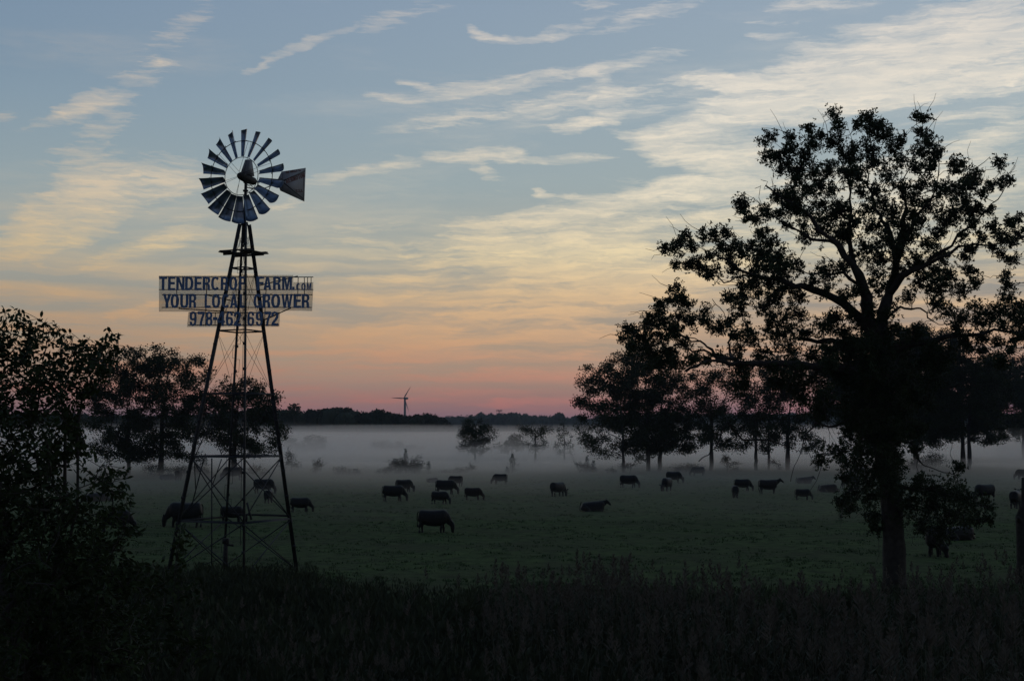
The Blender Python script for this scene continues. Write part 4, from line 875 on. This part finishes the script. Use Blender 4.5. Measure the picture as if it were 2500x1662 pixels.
def cow_body(pose, seed=0):
    rg = random.Random(seed); mb = MB(); low = pose.startswith('lie'); dz = -.50 if low else 0
    tor = [(-1.07,0,1.04,.25,.27),(-1.03,0,1.03,.30,.33),(-.85,0,1.00,.34,.38),(-.40,0,.92,.38,.43),(.1,0,.90,.39,.45),(.5,0,.93,.35,.44),(.78,0,.98,.31,.40),(.96,0,.96,.24,.33)]
    lo_ = lambda x: (.70 if x < -1.0 else .80 if x < -.8 else .92 if x < -.3 else .96) if low else 1
    mb.add(*loft([(x, y, z+dz-(1-lo_(x))*h, w*(1.10 if low else 1), h*lo_(x)) for x, y, z, w, h in tor]))
    if not low:
        st = {'graze': (.10, -.08, .06, -.12), 'graze2': (-.06, .14, -.10, .10), 'graze3': (.02, .06, .12, -.04), 'up': (.04, -.04, -.06, .06), 'turn': (.05, -.1, .08, -.05)}[pose]
        for s, dx in ((1, st[0]), (-1, st[1])):
            mb.add(*loft([(.60,.15*s,.95,.15,.20),(.62,.17*s,.70,.13,.18),(.63+dx*.5,.17*s,.46,.09,.115),(.63+dx,.17*s,.38,.085,.105),(.63+dx,.17*s,.17,.065,.075),(.65+dx,.17*s,.06,.08,.09),(.67+dx,.17*s,-.01,.085,.10)], 10))
        for s, dx in ((1, st[2]), (-1, st[3])):
            mb.add(*loft([(-.80,.14*s,.95,.15,.20),(-.80,.17*s,.76,.15,.21),(-.84+dx*.4,.18*s,.58,.11,.15),(-.89+dx,.18*s,.44,.08,.10),(-.87+dx,.18*s,.24,.065,.075),(-.83+dx,.18*s,.07,.08,.085),(-.81+dx,.18*s,-.01,.085,.10)], 10))
    else:
        for s in (1, -1):
            mb.add(*loft([(.35,.20*s,.30,.14,.16),(.65,.25*s,.16,.11,.13),(.85,.22*s,.10,.08,.09),(.70,.15*s,.06,.06,.06),(.5,.14*s,.05,.05,.05)], 8))
            mb.add(*loft([(-.85,.22*s,.40,.20,.26),(-.55,.36*s,.24,.17,.20),(-.35,.42*s,.12,.10,.11),(-.55,.48*s,.06,.07,.06),(-.8,.44*s,.06,.06,.06)], 8))
    ear = None
    if pose in ('graze', 'graze2', 'graze3', 'turn'):
        sy = {'graze': 0, 'graze2': .10, 'graze3': -.14, 'turn': .5}[pose]; bx = {'graze': 0, 'graze2': .02, 'graze3': -.05, 'turn': -.25}[pose]
        nk = [(.72,0,1.06,.22,.32),(.95,sy*.2,.93,.19,.30),(1.12+bx*.5,sy*.5,.76,.14,.22),(1.25+bx,sy*.8,.60,.12,.16)]
        hdv = [(1.29+bx,sy*.8,.70,.09,.10),(1.34+bx,sy*.85,.60,.14,.17),(1.38+bx,sy,.45,.135,.17),(1.39+bx,sy*1.05,.29,.10,.125),(1.38+bx,sy*1.1,.18,.095,.12),(1.37+bx,sy*1.1,.13,.07,.08)]
        ear = (1.33+bx, sy*.85, .66, 0)
    elif pose == 'up':
        nk = [(.72,0,1.08,.22,.31),(.98,0,1.15,.16,.24),(1.2,0,1.24,.125,.18),(1.34,0,1.32,.11,.14)]
        hdv = [(1.28,0,1.36,.10,.11),(1.40,0,1.34,.12,.13),(1.55,0,1.27,.095,.11),(1.70,0,1.18,.07,.08),(1.78,0,1.13,.07,.07),(1.81,0,1.11,.045,.045)]
        ear = (1.34, 0, 1.42, 1)
    elif pose == 'lie':
        nk = [(.70,0,.58,.22,.30),(.95,0,.66,.16,.23),(1.12,0,.74,.12,.17),(1.22,0,.79,.11,.13)]
        hdv = [(1.16,0,.82,.10,.11),(1.28,0,.79,.12,.13),(1.42,0,.70,.095,.11),(1.55,0,.60,.07,.08),(1.62,0,.55,.07,.07)]
        ear = (1.2, 0, .87, 1)
    else:
        nk = [(.70,0,.56,.22,.29),(.95,.1,.44,.16,.22),(1.15,.2,.32,.12,.16),(1.28,.28,.25,.11,.13)]
        hdv = [(1.22,.25,.26,.10,.12),(1.34,.32,.22,.12,.13),(1.5,.4,.15,.09,.10),(1.64,.46,.09,.07,.08)]
        ear = (1.24, .26, .36, 1)
    mb.add(*loft(nk)); mb.add(*loft(hdv, 12))
    me = npmesh('cow_raw', np.vstack(mb.v), [np.vstack(mb.q), np.vstack(mb.t)]); ob = bpy.data.objects.new('cow_raw', me); COL.objects.link(ob)
    r = ob.modifiers.new('r', 'REMESH'); r.mode = 'VOXEL'; r.voxel_size = .035
    s = ob.modifiers.new('s', 'SMOOTH'); s.iterations = 3; s.factor = .5
    d = ob.modifiers.new('d', 'DECIMATE'); d.ratio = .35
    dg = bpy.context.evaluated_depsgraph_get(); out = bpy.data.meshes.new_from_object(ob.evaluated_get(dg)); out.name = 'cow_body'
    bpy.data.objects.remove(ob); out.transform(Matrix.Diagonal((.86, 1, 1, 1))); out.polygons.foreach_set('use_smooth', np.ones(len(out.polygons), dtype=bool)); out.materials.clear(); out.materials.append(M['cow'])
    return out, ear, low
def small_mesh(name, mb, m):
    me = npmesh(name, np.vstack(mb.v), ([np.vstack(mb.q)] if mb.q else [])+([np.vstack(mb.t)] if mb.t else []), True); me.materials.append(m); return me
COWS = {}
for pose in ('graze', 'graze2', 'graze3', 'turn', 'up', 'lie', 'liedown'):
    body, ear, low = cow_body(pose); dz = -.5 if low else 0
    tl = MB(); sw = {'graze2': .08, 'turn': -.06}.get(pose, .02)
    pts = [(-.92,0,1.27+dz),(-.99,sw*.3,1.15+dz),(-1.0,sw*.7,.85+dz*.9),(-.99,sw,.62+dz*.8),(-.98,sw*1.2,.52+dz*.8),(-.98,sw*1.3,.40+dz*.7)] if not low else [(-.92,0,.76),(-1.0,.1,.5),(-1.02,.2,.25),(-.95,.3,.08),(-.86,.38,.06)]
    rr = [.035,.028,.022,.022,.045,.015] if not low else [.035,.028,.022,.04,.015]
    tl.tube(pts, rr, 6); tail = small_mesh('tail', tl, M['hoof'])
    ears = []
    for s in (1, -1):
        e = MB(); x, y, z, up = ear; x *= .86; e.add([(x,y+s*.08,z+.02),(x-.04,y+s*.19,z+.10),(x+.02,y+s*.33,z+(.06 if up else .13)),(x+.06,y+s*.20,z-.03),(x-.05,y+s*.19,z+.02)], None, [[0,1,4],[1,2,4],[0,4,3],[4,2,3],[0,3,1],[1,3,2]]); ears.append(small_mesh('ear', e, M['cow']))
    COWS[pose] = (body, tail, ears)
CGRP = 'black cattle spread over the pasture'
def cow(px, py, deg, pose, size, label, red=False):
    g = G(px, py); g[2] = gz(g[0], g[1])-.13*size; root = empty('cow', g, label, 'cow', CGRP, math.radians(deg)); root.scale = (size*1.0, size*1.15, size*1.12)
    body, tail, ears = COWS[pose]
    for nm, me in (('body', body), ('tail', tail), ('ear', ears[0]), ('ear', ears[1])):
        o = bpy.data.objects.new(nm, me); COL.objects.link(o); o.parent = root
        if red and nm != 'tail': o.material_slots[0].link = 'OBJECT'; o.material_slots[0].material = M['cowred']
HERD = [
 (1058,1294,0,'graze',1.0,'nearest black cow grazing head down in mid pasture, facing right'),
 (960,1223,2,'graze2',1.0,'large black cow grazing left of the nearest one, belly line low'),
 (986,1201,30,'graze3',.93,'cow partly hidden behind the large grazing cow left of centre'),
 (1088,1206,-2,'graze2',1.02,'broad grazing cow behind the small calf near centre'),
 (1074,1230,-20,'graze',.78,'calf grazing just below the broad cow near centre'),
 (1112,1186,160,'graze3',.88,'far cow peeking out behind the broad cow near centre'),
 (1155,1220,-12,'graze2',.80,'small cow grazing down slope alone right of the centre group'),
 (1221,1181,176,'graze',.88,'faint far cow grazing toward the left below the lone young cedar'),
 (1362,1210,52,'graze3',.98,'cow seen three quarter from behind, above the lying cow'),
 (733,1247,4,'graze2',.80,'young cow grazing just right of the windmill legs'),
 (1448,1246,4,'lie',1.0,'black cow lying in the open pasture with head up to the right'),
 (1535,1191,-18,'graze',1.0,'cow grazing beneath the left end of the tree row'),
 (1628,1198,245,'graze3',.98,'cow grazing toward the viewer below the third trunk'),
 (1645,1181,-32,'graze2',.98,'cow half hidden behind the one grazing toward the viewer'),
 (1795,1213,85,'graze',.82,'small cow seen from behind, left of the standing cow'),
 (1813,1199,-8,'graze2',.88,'grazing cow directly behind the small rear facing one'),
 (1876,1205,2,'up',1.0,'cow standing sideways with its head raised, facing right'),
 (1960,1218,-3,'graze',.72,'little calf grazing alone right of the standing cow'),
 (1964,1180,4,'lie',1.0,'hazy cow lying behind, left of the oak trunk'),
 (2022,1202,6,'liedown',1.0,'cow lying with head on the ground left of the oak trunk'),
 (2080,1190,200,'graze3',.95,'cow grazing leftwards, half covered by oak leaves'),
 (2096,1168,170,'graze',1.1,'very far cow just left of the oak trunk'),
 (2404,1222,205,'graze2',1.05,'cow grazing right of the drooping oak branches'),
 (2480,1238,60,'up',1.0,'cow standing near the right edge with head lifted'),
 (2282,1352,250,'turn',1.0,'very near dark cow grazing beneath the lower oak branches'),
 (2340,1313,15,'liedown',1.0,'dark cow lying under the tips of the oak branches'),
 (2499,1170,180,'graze3',1.0,'far cow cut by the right edge of the view'),
 (452,1283,180,'graze',1.15,'big cow grazing toward the left behind the left windmill leg'),
 (566,1271,0,'graze2',.80,'cow grazing inside the legs of the windmill tower'),
 (644,1204,-5,'graze3',1.05,'cow grazing behind the right-hand legs of the windmill tower'),
 (656,1226,85,'graze',.80,'small rear facing cow below the one behind the tower legs'),
 (408,1170,0,'liedown',1.0,'faint lying cow under the broad tree left of the tower'),
 (436,1172,90,'graze',.95,'faint rear facing cow under the broad tree left of the tower'),
 (568,1170,178,'graze2',1.25,'faint large cow below the tree inside the tower lattice'),
 (282,1296,8,'graze2',.95,'cow glimpsed through gaps of the foreground shrub'),
 (236,1220,0,'liedown',1.0,'lying cow glimpsed behind the foreground shrub'),
 (1056,1176,10,'liedown',.75,'tiny lying calf far off left of the broad grazing cow'),
 (1704,1160,180,'graze',.95,'very faint cow near the field edge below the tree row')]
for h in HERD: cow(*h[:6], red=(h[0] in (1155, 2022, 1112)))

# ------------------------------------------------------------------ foreground shrub with single leaves
def curved_leaf_arrays(pos, d, L, W, curl):
    n = len(pos); d = d/np.linalg.norm(d, axis=1)[:, None]; r = rand_unit(n); s = np.cross(d, r); s /= np.linalg.norm(s, axis=1)[:, None]; nn = np.cross(s, d)
    nn = np.where(nn[:, 2:3] < 0, -nn, nn); L = L[:, None]; W = W[:, None]; cu = curl[:, None]
    pt = lambda f, w, c: pos + d*L*f + s*W*w - nn*L*cu*c
    v = np.stack([pt(0,0,0), pt(.3,-.42,.05), pt(.3,.42,.05), pt(.62,-.46,.22), pt(.62,.46,.22), pt(.97,0,.6), pt(.3,0,.10), pt(.62,0,.30)], 1).reshape(-1, 3)
    b = np.arange(n)[:, None]*8
    q = np.concatenate([b+np.array([[1,6,7,3]]), b+np.array([[6,2,4,7]])]); t = np.concatenate([b+np.array([[0,6,1]]), b+np.array([[0,2,6]]), b+np.array([[3,7,5]]), b+np.array([[7,4,5]])])
    return v, q, t
SHRUB = [(60,795,55,26),(22,758,14,14),(42,762,12,10),(120,812,45,28),(40,860,55,45),(185,830,40,24),(165,880,60,36),(250,850,28,22),(265,812,8,16),(285,818,8,8),(262,838,24,14),(290,850,10,10),(235,890,40,28),(100,930,75,45),(190,950,45,34),(30,1000,55,80),(125,1015,70,45),(190,1035,35,28),(60,1100,80,60),(155,1100,55,45),(215,1095,22,24),(262,1120,10,14),(285,1150,30,12),(300,1165,24,8),(240,1165,40,22),(60,1200,80,60),(150,1230,70,50),(280,1200,30,12),(312,1210,14,10),(300,1228,26,10),(230,1260,55,34),(305,1285,34,22),(338,1300,8,8),(80,1320,100,70),(200,1340,80,50),(275,1360,55,36),(60,1450,110,90),(200,1450,90,70),(325,1400,55,34),(90,1600,130,100),(280,1560,90,80),(-30,900,50,120),(-30,1200,60,150)]
def shrub(name, D, base_px, ells, label, leafL=.088, n_leaf_obj=300, dens=1.0, extra=None):
    g = P(base_px, 1500, D); g[2] = gz(g[0], g[1])-.03; root = empty(name, g, label, 'shrub'); k = D/F_PX; sk = Skeleton()
    top = P(base_px+20, min(e[1] for e in ells)+60, D)
    for j in range(5):
        tgt = ells[(j*7+3) % len(ells)]; sk.limb([g+[RNG.normal()*.15, RNG.normal()*.15, 0], g*.6+top*.4+RNG.normal(size=3)*.15, P(tgt[0], tgt[1], D+RNG.normal()*.4)], wig=.03, sub=5)
    for pl in (extra or []): sk.limb([P(x, y, D) for x, y in pl], sk.nearest(P(pl[0][0], pl[0][1], D)), wig=.03, sub=3)
    tips = []
    for (ex, ey, rx, ry) in ells:
        n = max(4, int(rx*ry/130*dens))
        for _ in range(n):
            a = RNG.uniform(0, 6.283); rr = math.sqrt(RNG.uniform(0, 1)); tips.append(P(ex+rx*rr*math.cos(a), ey+ry*rr*math.sin(a), D+RNG.normal()*.55))
    tips.sort(key=lambda c: np.linalg.norm(c-(g*.5+top*.5)))
    pos = []; dr = []
    for c in tips:
        kk = sk.attach(c, .08, .10, -.05, .4); ch = [kk]
        while len(ch) < 4 and sk.par[ch[-1]] >= 0: ch.append(sk.par[ch[-1]])
        ax = sk.p[ch[0]]-sk.p[ch[-1]]; ax = ax/(np.linalg.norm(ax)+1e-6)
        for j in range(9):
            f = j/8*.9; q = c - ax*f*.32; d = ax*.7 + RNG.normal(size=3)*.55; d[2] -= .22; pos.append(q+RNG.normal(size=3)*.01); dr.append(d)
    pos = np.array(pos); dr = np.array(dr); n = len(pos); sc = RNG.uniform(.7, 1.15, n)
    sk.finish(.0028, .45); tb = MB(); sk.mesh(tb, lambda r: 8 if r > .02 else 5 if r > .008 else 3); tb.build('stem', M['bark'], root)
    order = np.argsort(pos[:, 1]*1.0 - sc*.3 + 100*(pos[:, 2] < CAM_H-1.2)); big = order[:n_leaf_obj]; rest = order[n_leaf_obj:]
    v, q, t = curved_leaf_arrays(pos[rest], dr[rest], sc[rest]*leafL, sc[rest]*leafL*.42, RNG.uniform(.2, .7, len(rest)))
    mb = MB(); mb.add(v, q, t); mb.build('foliage', M['bushleaf'], root)['kind'] = 'stuff'
    if n_leaf_obj:
        mes = []
        for s_ in range(4):
            v, q, t = curved_leaf_arrays(np.zeros((1, 3)), np.array([[1., 0, 0]]), np.array([leafL]), np.array([leafL*.42]), np.array([.25+.15*s_]))
            me = npmesh('leaf', v, [q, t]); me.materials.append(M['bushleaf']); mes.append(me)
        wl = world_loc(root)
        for i in big:
            o = bpy.data.objects.new('leaf', mes[int(i) % 4]); COL.objects.link(o); o.parent = root; o.location = Vector(pos[i]-wl); qd = Vector(dr[i]).normalized().to_track_quat('X', 'Z')
            o.rotation_euler = (qd @ Matrix.Rotation(RNG.uniform(-.9, .9), 3, 'X').to_quaternion()).to_euler(); o.scale = (float(sc[i]),)*3
shrub('pear_shrub', 13.0, 60, SHRUB, 'tall leafy shrub filling the left foreground, drooping pointed leaves', leafL=.068, dens=2.3, extra=[[(200,970),(240,935),(275,900)],[(100,900),(112,855),(122,830)],[(10,880),(28,840),(50,800)],[(90,1010),(95,960),(80,930)]])
shrub('bramble_bush', 15.0, 400, [(432,1330,20,24),(440,1292,9,18),(452,1312,10,8),(400,1385,50,30),(330,1440,50,40),(420,1460,60,50),(360,1560,90,70),(470,1560,60,50),(480,1420,18,14),(300,1500,60,50)], 'low bramble with an upright leafy shoot in front of the left tower leg', n_leaf_obj=0, dens=.8)

# dead trunk at the right edge
def dead_trunk():
    D = 58.; g = P(2500, 1415, D); g[2] = gz(g[0], g[1]); root = empty('dead_tree', g, 'knobbly dead trunk cut by the right edge of the view', 'tree')
    mb = MB(); pts = [P(2500,1425,D),P(2499,1370,D),P(2497,1310,D),P(2494,1262,D),P(2500,1230,D),P(2499,1200,D),P(2497,1165,D)]; mb.tube(pts, [.36,.27,.25,.24,.12,.09,.05], 9); mb.build('trunk', M['bark'], root, smooth=True)
    mb = MB(); mb.tube([P(2498,1280,D),P(2488,1268,D-.2),P(2486,1262,D-.3)], [.14,.12,.06], 7); mb.tube([P(2499,1200,D),P(2506,1150,D),P(2510,1090,D)], [.08,.05,.02], 5); mb.build('branch', M['bark'], root)
dead_trunk()

# ------------------------------------------------------------------ pasture tufts, rank weeds and reeds
def tufts():
    n = 26000; d = 46*(230/46)**RNG.uniform(0, 1, n); px = RNG.uniform(-100, 2600, n); x = (px-CX)/F_PX*d
    keep = np.sin(x*.7+np.sin(d*.35)*2)+np.sin(d*.9+x*.3)+RNG.normal(size=n)*.8 > .1; x = x[keep]; d = d[keep]; n = len(x); b = 7
    X = np.repeat(x, b)+RNG.normal(size=n*b)*.12; Y = np.repeat(d, b)+RNG.normal(size=n*b)*.12; h = np.repeat(RNG.uniform(.04, .12, n), b)*RNG.uniform(.5, 1.2, n*b)
    Z = gz(X, Y)-.01; an = RNG.uniform(0, 6.28, n*b); w = .02+h*.12; lx = np.cos(an)*w; ly = np.sin(an)*w
    v = np.stack([np.stack([X-lx, Y-ly, Z], -1), np.stack([X+lx, Y+ly, Z], -1), np.stack([X+RNG.normal(size=n*b)*h*.4, Y+RNG.normal(size=n*b)*h*.4, Z+h], -1)], 1).reshape(-1, 3)
    mb = MB(); mb.add(v, None, np.arange(n*b*3).reshape(-1, 3)); o = mb.build('pasture_grass', mat('pasture_blade', (.060,.100,.036), .9, 0, .5, .4)); tag(o, 'short tussocky green pasture grass', 'grass', kind='stuff')
tufts()
def reed_proto(h, rg):
    st = MB(); lf = MB(); pl = MB(); lean = rg.normal(0, .09, 2); pts = [np.array([lean[0]*f*f*h, lean[1]*f*f*h, h*f]) for f in (0, .35, .7, 1)]
    st.tube(pts, [.006, .005, .004, .002], 3, False)
    for _ in range(7):
        f = rg.uniform(.15, .8); a = rg.uniform(0, 6.28); b = pts[0]+(pts[-1]-pts[0])*f; L = rg.uniform(.25, .5); dx = np.array([math.cos(a), math.sin(a), 0]); s = np.array([-math.sin(a), math.cos(a), 0])*.013
        p1 = b+dx*L*.5+[0, 0, L*.45]; p2 = b+dx*L+[0, 0, L*.35]; lf.add([b-s*.6, b+s*.6, p1+s, p1-s, p2], [[0,1,2,3]], [[3,2,4]])
    top = pts[-1]; nb = 34; droop = rg.uniform(.02, .10)
    for j in range(nb):
        f = j/nb; a = rg.uniform(0, 6.28); b = top+[0, 0, -.42*(1-f)+.02]; L = (.16*(1-f)+.05)*rg.uniform(.6, 1.2); d = np.array([math.cos(a)*.6+droop*3, math.sin(a)*.6, .9-.3*(1-f)]); d /= np.linalg.norm(d)
        s = np.cross(d, rg.normal(size=3)); s /= np.linalg.norm(s); e = b+d*L; pl.add([b, b+d*L*.5+s*.017, e, b+d*L*.5-s*.017], [[0,1,2,3]])
    return st, lf, pl
def scatter(protos, xs, ys, sc):
    """copies of prototype meshes merged into one, by numpy"""
    V = []; Q = []; T_ = []; n = 0; pick = RNG.integers(0, len(protos), len(xs)); ang = RNG.uniform(0, 6.28, len(xs))
    for k, p in enumerate(protos):
        idx = np.where(pick == k)[0]
        if not len(idx) or not p.v: continue
        v = np.vstack(p.v); c = np.cos(ang[idx])[:, None]; s = np.sin(ang[idx])[:, None]; S = sc[idx][:, None]
        X = (v[None, :, 0]*c-v[None, :, 1]*s)*S+xs[idx][:, None]; Y = (v[None, :, 0]*s+v[None, :, 1]*c)*S+ys[idx][:, None]; Z = v[None, :, 2]*S+gz(xs[idx], ys[idx])[:, None]
        V.append(np.stack([X, Y, Z], -1).reshape(-1, 3)); off = (np.arange(len(idx))*len(v)+n)[:, None, None]
        if p.q: Q.append((np.vstack(p.q)[None]+off).reshape(-1, 4))
        if p.t: T_.append((np.vstack(p.t)[None]+off).reshape(-1, 3))
        n += len(idx)*len(v)
    mb = MB(); mb.v = V; mb.q = Q; mb.t = T_; return mb
def reeds():
    rg = np.random.default_rng(11); pr = [reed_proto(rg.uniform(1.9, 2.4), rg) for _ in range(10)]
    N = 11000; d = np.sqrt(RNG.uniform(14**2, 51**2, N)); x = RNG.uniform(-.38, .40, N)*d*1.02
    px = CX+F_PX*x/d; clump = .5+.5*np.sin(x*1.3+1.7*np.sin(d*.5))*np.cos(d*.8+.9*np.sin(x*.7))
    big = .5+.5*np.sin(x*.33+2.1*np.sin(d*.17+x*.11)); p = np.clip((px-300)/900, .16, 1)*(.12+.88*clump**1.5)*(.45+.55*big)*np.clip((50-d+4*np.sin(x*.55)+3*np.sin(x*1.7+1))/14, 0, 1)**1.4; keep = RNG.uniform(0, 1, N) < p; x, d, px, clump, big = x[keep], d[keep], px[keep], clump[keep], big[keep]
    sc = (.60+.34*np.clip((px-500)/1300, 0, 1)+.16*big)*RNG.uniform(.55, 1.18, len(x)) * np.where(d > 40, 1-.012*(d-40)*2, 1)
    sc *= np.where((px < 1000), .85, 1)
    st = RNG.bit_generator.state
    for nm, i, m in (('stalks', 0, 'reed'), ('blades', 1, 'reedleaf'), ('plumes', 2, 'plume')):
        RNG.bit_generator.state = st; mb = scatter([q[i] for q in pr], x, d, sc)
        if i == 0: root = mb.build('reed_bed', M[m]); tag(root, 'tall dry reeds with feathery seed heads filling the foreground', 'reeds', kind='stuff')
        else: mb.build(nm, M[m], root)['kind'] = 'stuff'
reeds()
def weeds():
    rg = np.random.default_rng(21); pr = []
    for _ in range(8):
        mb = MB(); h = rg.uniform(.5, 1.1)
        for _ in range(28):
            a = rg.uniform(0, 6.28); r = rg.uniform(0, .28); b = np.array([math.cos(a)*r, math.sin(a)*r, rg.uniform(0, h*.7)]); d = np.array([math.cos(a)*.5, math.sin(a)*.5, 1])+rg.normal(size=3)*.3; d /= np.linalg.norm(d); s = np.cross(d, rg.normal(size=3)); s /= np.linalg.norm(s); L = rg.uniform(.1, .35)
            mb.add([b, b+d*L*.5+s*L*.12, b+d*L, b+d*L*.5-s*L*.12], [[0,1,2,3]])
        pr.append(mb)
    N = 15500; d = np.sqrt(RNG.uniform(12**2, 69**2, N)); x = RNG.uniform(-.39, .40, N)*d
    k = RNG.uniform(0, 1, N) < np.clip((61-d+3*np.sin(x*.5)+2*np.sin(x*1.3+1)+6*np.clip((-4-x)/6, 0, 1))/18, 0, 1); x, d = x[k], d[k]
    o = scatter(pr, x, d, RNG.uniform(.6, 1.25, len(x))*np.clip((62-d+8*np.clip((-4-x)/6, 0, 1))/16, .22, 1)).build('rank_weeds', M['weed']); tag(o, 'dark tangle of weeds between reeds and pasture', 'weeds', kind='stuff')
weeds()

# ------------------------------------------------------------------ air: thin haze and ground mist
def vol_mat(name, dens, col=(1,.94,.925,1), aniso=.72):
    m = bpy.data.materials.new(name); m.use_nodes = True; t = NT(m.node_tree); t.n.clear(); o = t.new('ShaderNodeOutputMaterial'); v = t.new('ShaderNodeVolumePrincipled')
    v.inputs['Color'].default_value = col; v.inputs['Density'].default_value = dens; v.inputs['Anisotropy'].default_value = aniso; t.link(v.outputs[0], o.inputs['Volume']); return m
def haze():
    mb = MB(); mb.box([0, 1290, 54], [2600, 1410, 55.2]); o = mb.build('haze', vol_mat('haze_air', .00009, (.80,.88,1,1), .2)); tag(o, 'thin haze over the whole valley', 'haze', kind='stuff')
haze()
def mist(name, y0, y1, hw, top, dens, seed, label, amp=.5, edge=30, aniso=.72, z0=-.6):
    """closed bank of ground mist with a rolling top that tapers at its rim"""
    rg = np.random.default_rng(seed); nx, ny = 60, 40; xs = np.linspace(-hw, hw, nx); ys = y0+(y1-y0)*np.linspace(0, 1, ny)**1.2; X, Y = np.meshgrid(xs, ys)
    Z = top+0*X
    for _ in range(9):
        fx = rg.uniform(.006, .05); fy = rg.uniform(.006, .03); Z = Z+amp*.35*np.sin(X*fx+rg.uniform(0, 6))*np.cos(Y*fy+rg.uniform(0, 6))
    ed = np.clip((Y-y0)/edge, 0, 1)*np.clip((y1-Y)/edge, 0, 1)*np.clip((hw-np.abs(X))/edge, 0, 1); Z = .15+(Z-.15)*(ed*(2-ed))
    v = np.concatenate([np.stack([X, Y, Z], -1).reshape(-1, 3), np.stack([X, Y, np.full_like(X, z0)], -1).reshape(-1, 3)]); N = nx*ny
    i = np.arange(ny-1)[:, None]*nx; j = np.arange(nx-1)[None, :]; q = np.stack([i+j, i+j+1, i+nx+j+1, i+nx+j], -1).reshape(-1, 4)
    rim = [j for j in range(nx)]+[k*nx+nx-1 for k in range(1, ny)]+[(ny-1)*nx+j for j in range(nx-2, -1, -1)]+[k*nx for k in range(ny-2, 0, -1)]
    sd = [[rim[k], rim[k]+N, rim[(k+1) % len(rim)]+N, rim[(k+1) % len(rim)]] for k in range(len(rim))]
    me = npmesh(name, v, [q, (q+N)[:, ::-1], sd]); me.materials.append(vol_mat(name+'_air', dens, aniso=aniso)); o = bpy.data.objects.new(name, me); COL.objects.link(o); tag(o, label, 'mist', kind='stuff')
for nm, y0, y1, hw, top, dn, sd, lab, am, ed in (
    ('ground_mist', 335, 635, 360, 7.0, .0070, 2, 'thick bank of ground mist beyond the pasture', .7, 45),
    ('ground_mist', 350, 640, 365, 8.2, .0022, 6, 'upper part of the mist bank beyond the pasture', 1.2, 60),
    ('ground_mist', 390, 645, 370, 9.6, .0010, 7, 'thin veil on top of the mist bank', 1.8, 60),
    ('low_mist', 262, 600, 330, 7.4, .0022, 12, 'topmost low mist behind the tree row', 1.2, 60),
    ('low_mist', 252, 600, 330, 6.3, .0024, 13, 'upper low mist behind the tree row', 1.1, 60),
    ('low_mist', 246, 600, 330, 5.3, .0024, 3, 'middle low mist behind the tree row', 1.0, 50),
    ('low_mist', 236, 598, 328, 4.4, .0024, 14, 'lower low mist behind the tree row', .8, 50),
    ('low_mist', 222, 595, 325, 3.6, .0030, 9, 'waist of the low mist around the tree row', .7, 50),
    ('low_mist', 175, 590, 320, 2.7, .0045, 10, 'low mist creeping onto the far pasture', .7, 70),
    ('field_mist', 140, 300, 120, 1.9, .0068, 4, 'thin mist lying over the far half of the pasture', .6, 70),
    ('field_mist', 98, 300, 120, 1.1, .0062, 5, 'thinnest mist hugging the pasture grass', .5, 70)):
    mist(nm, y0, y1, hw, top, dn, sd, lab, am, ed)
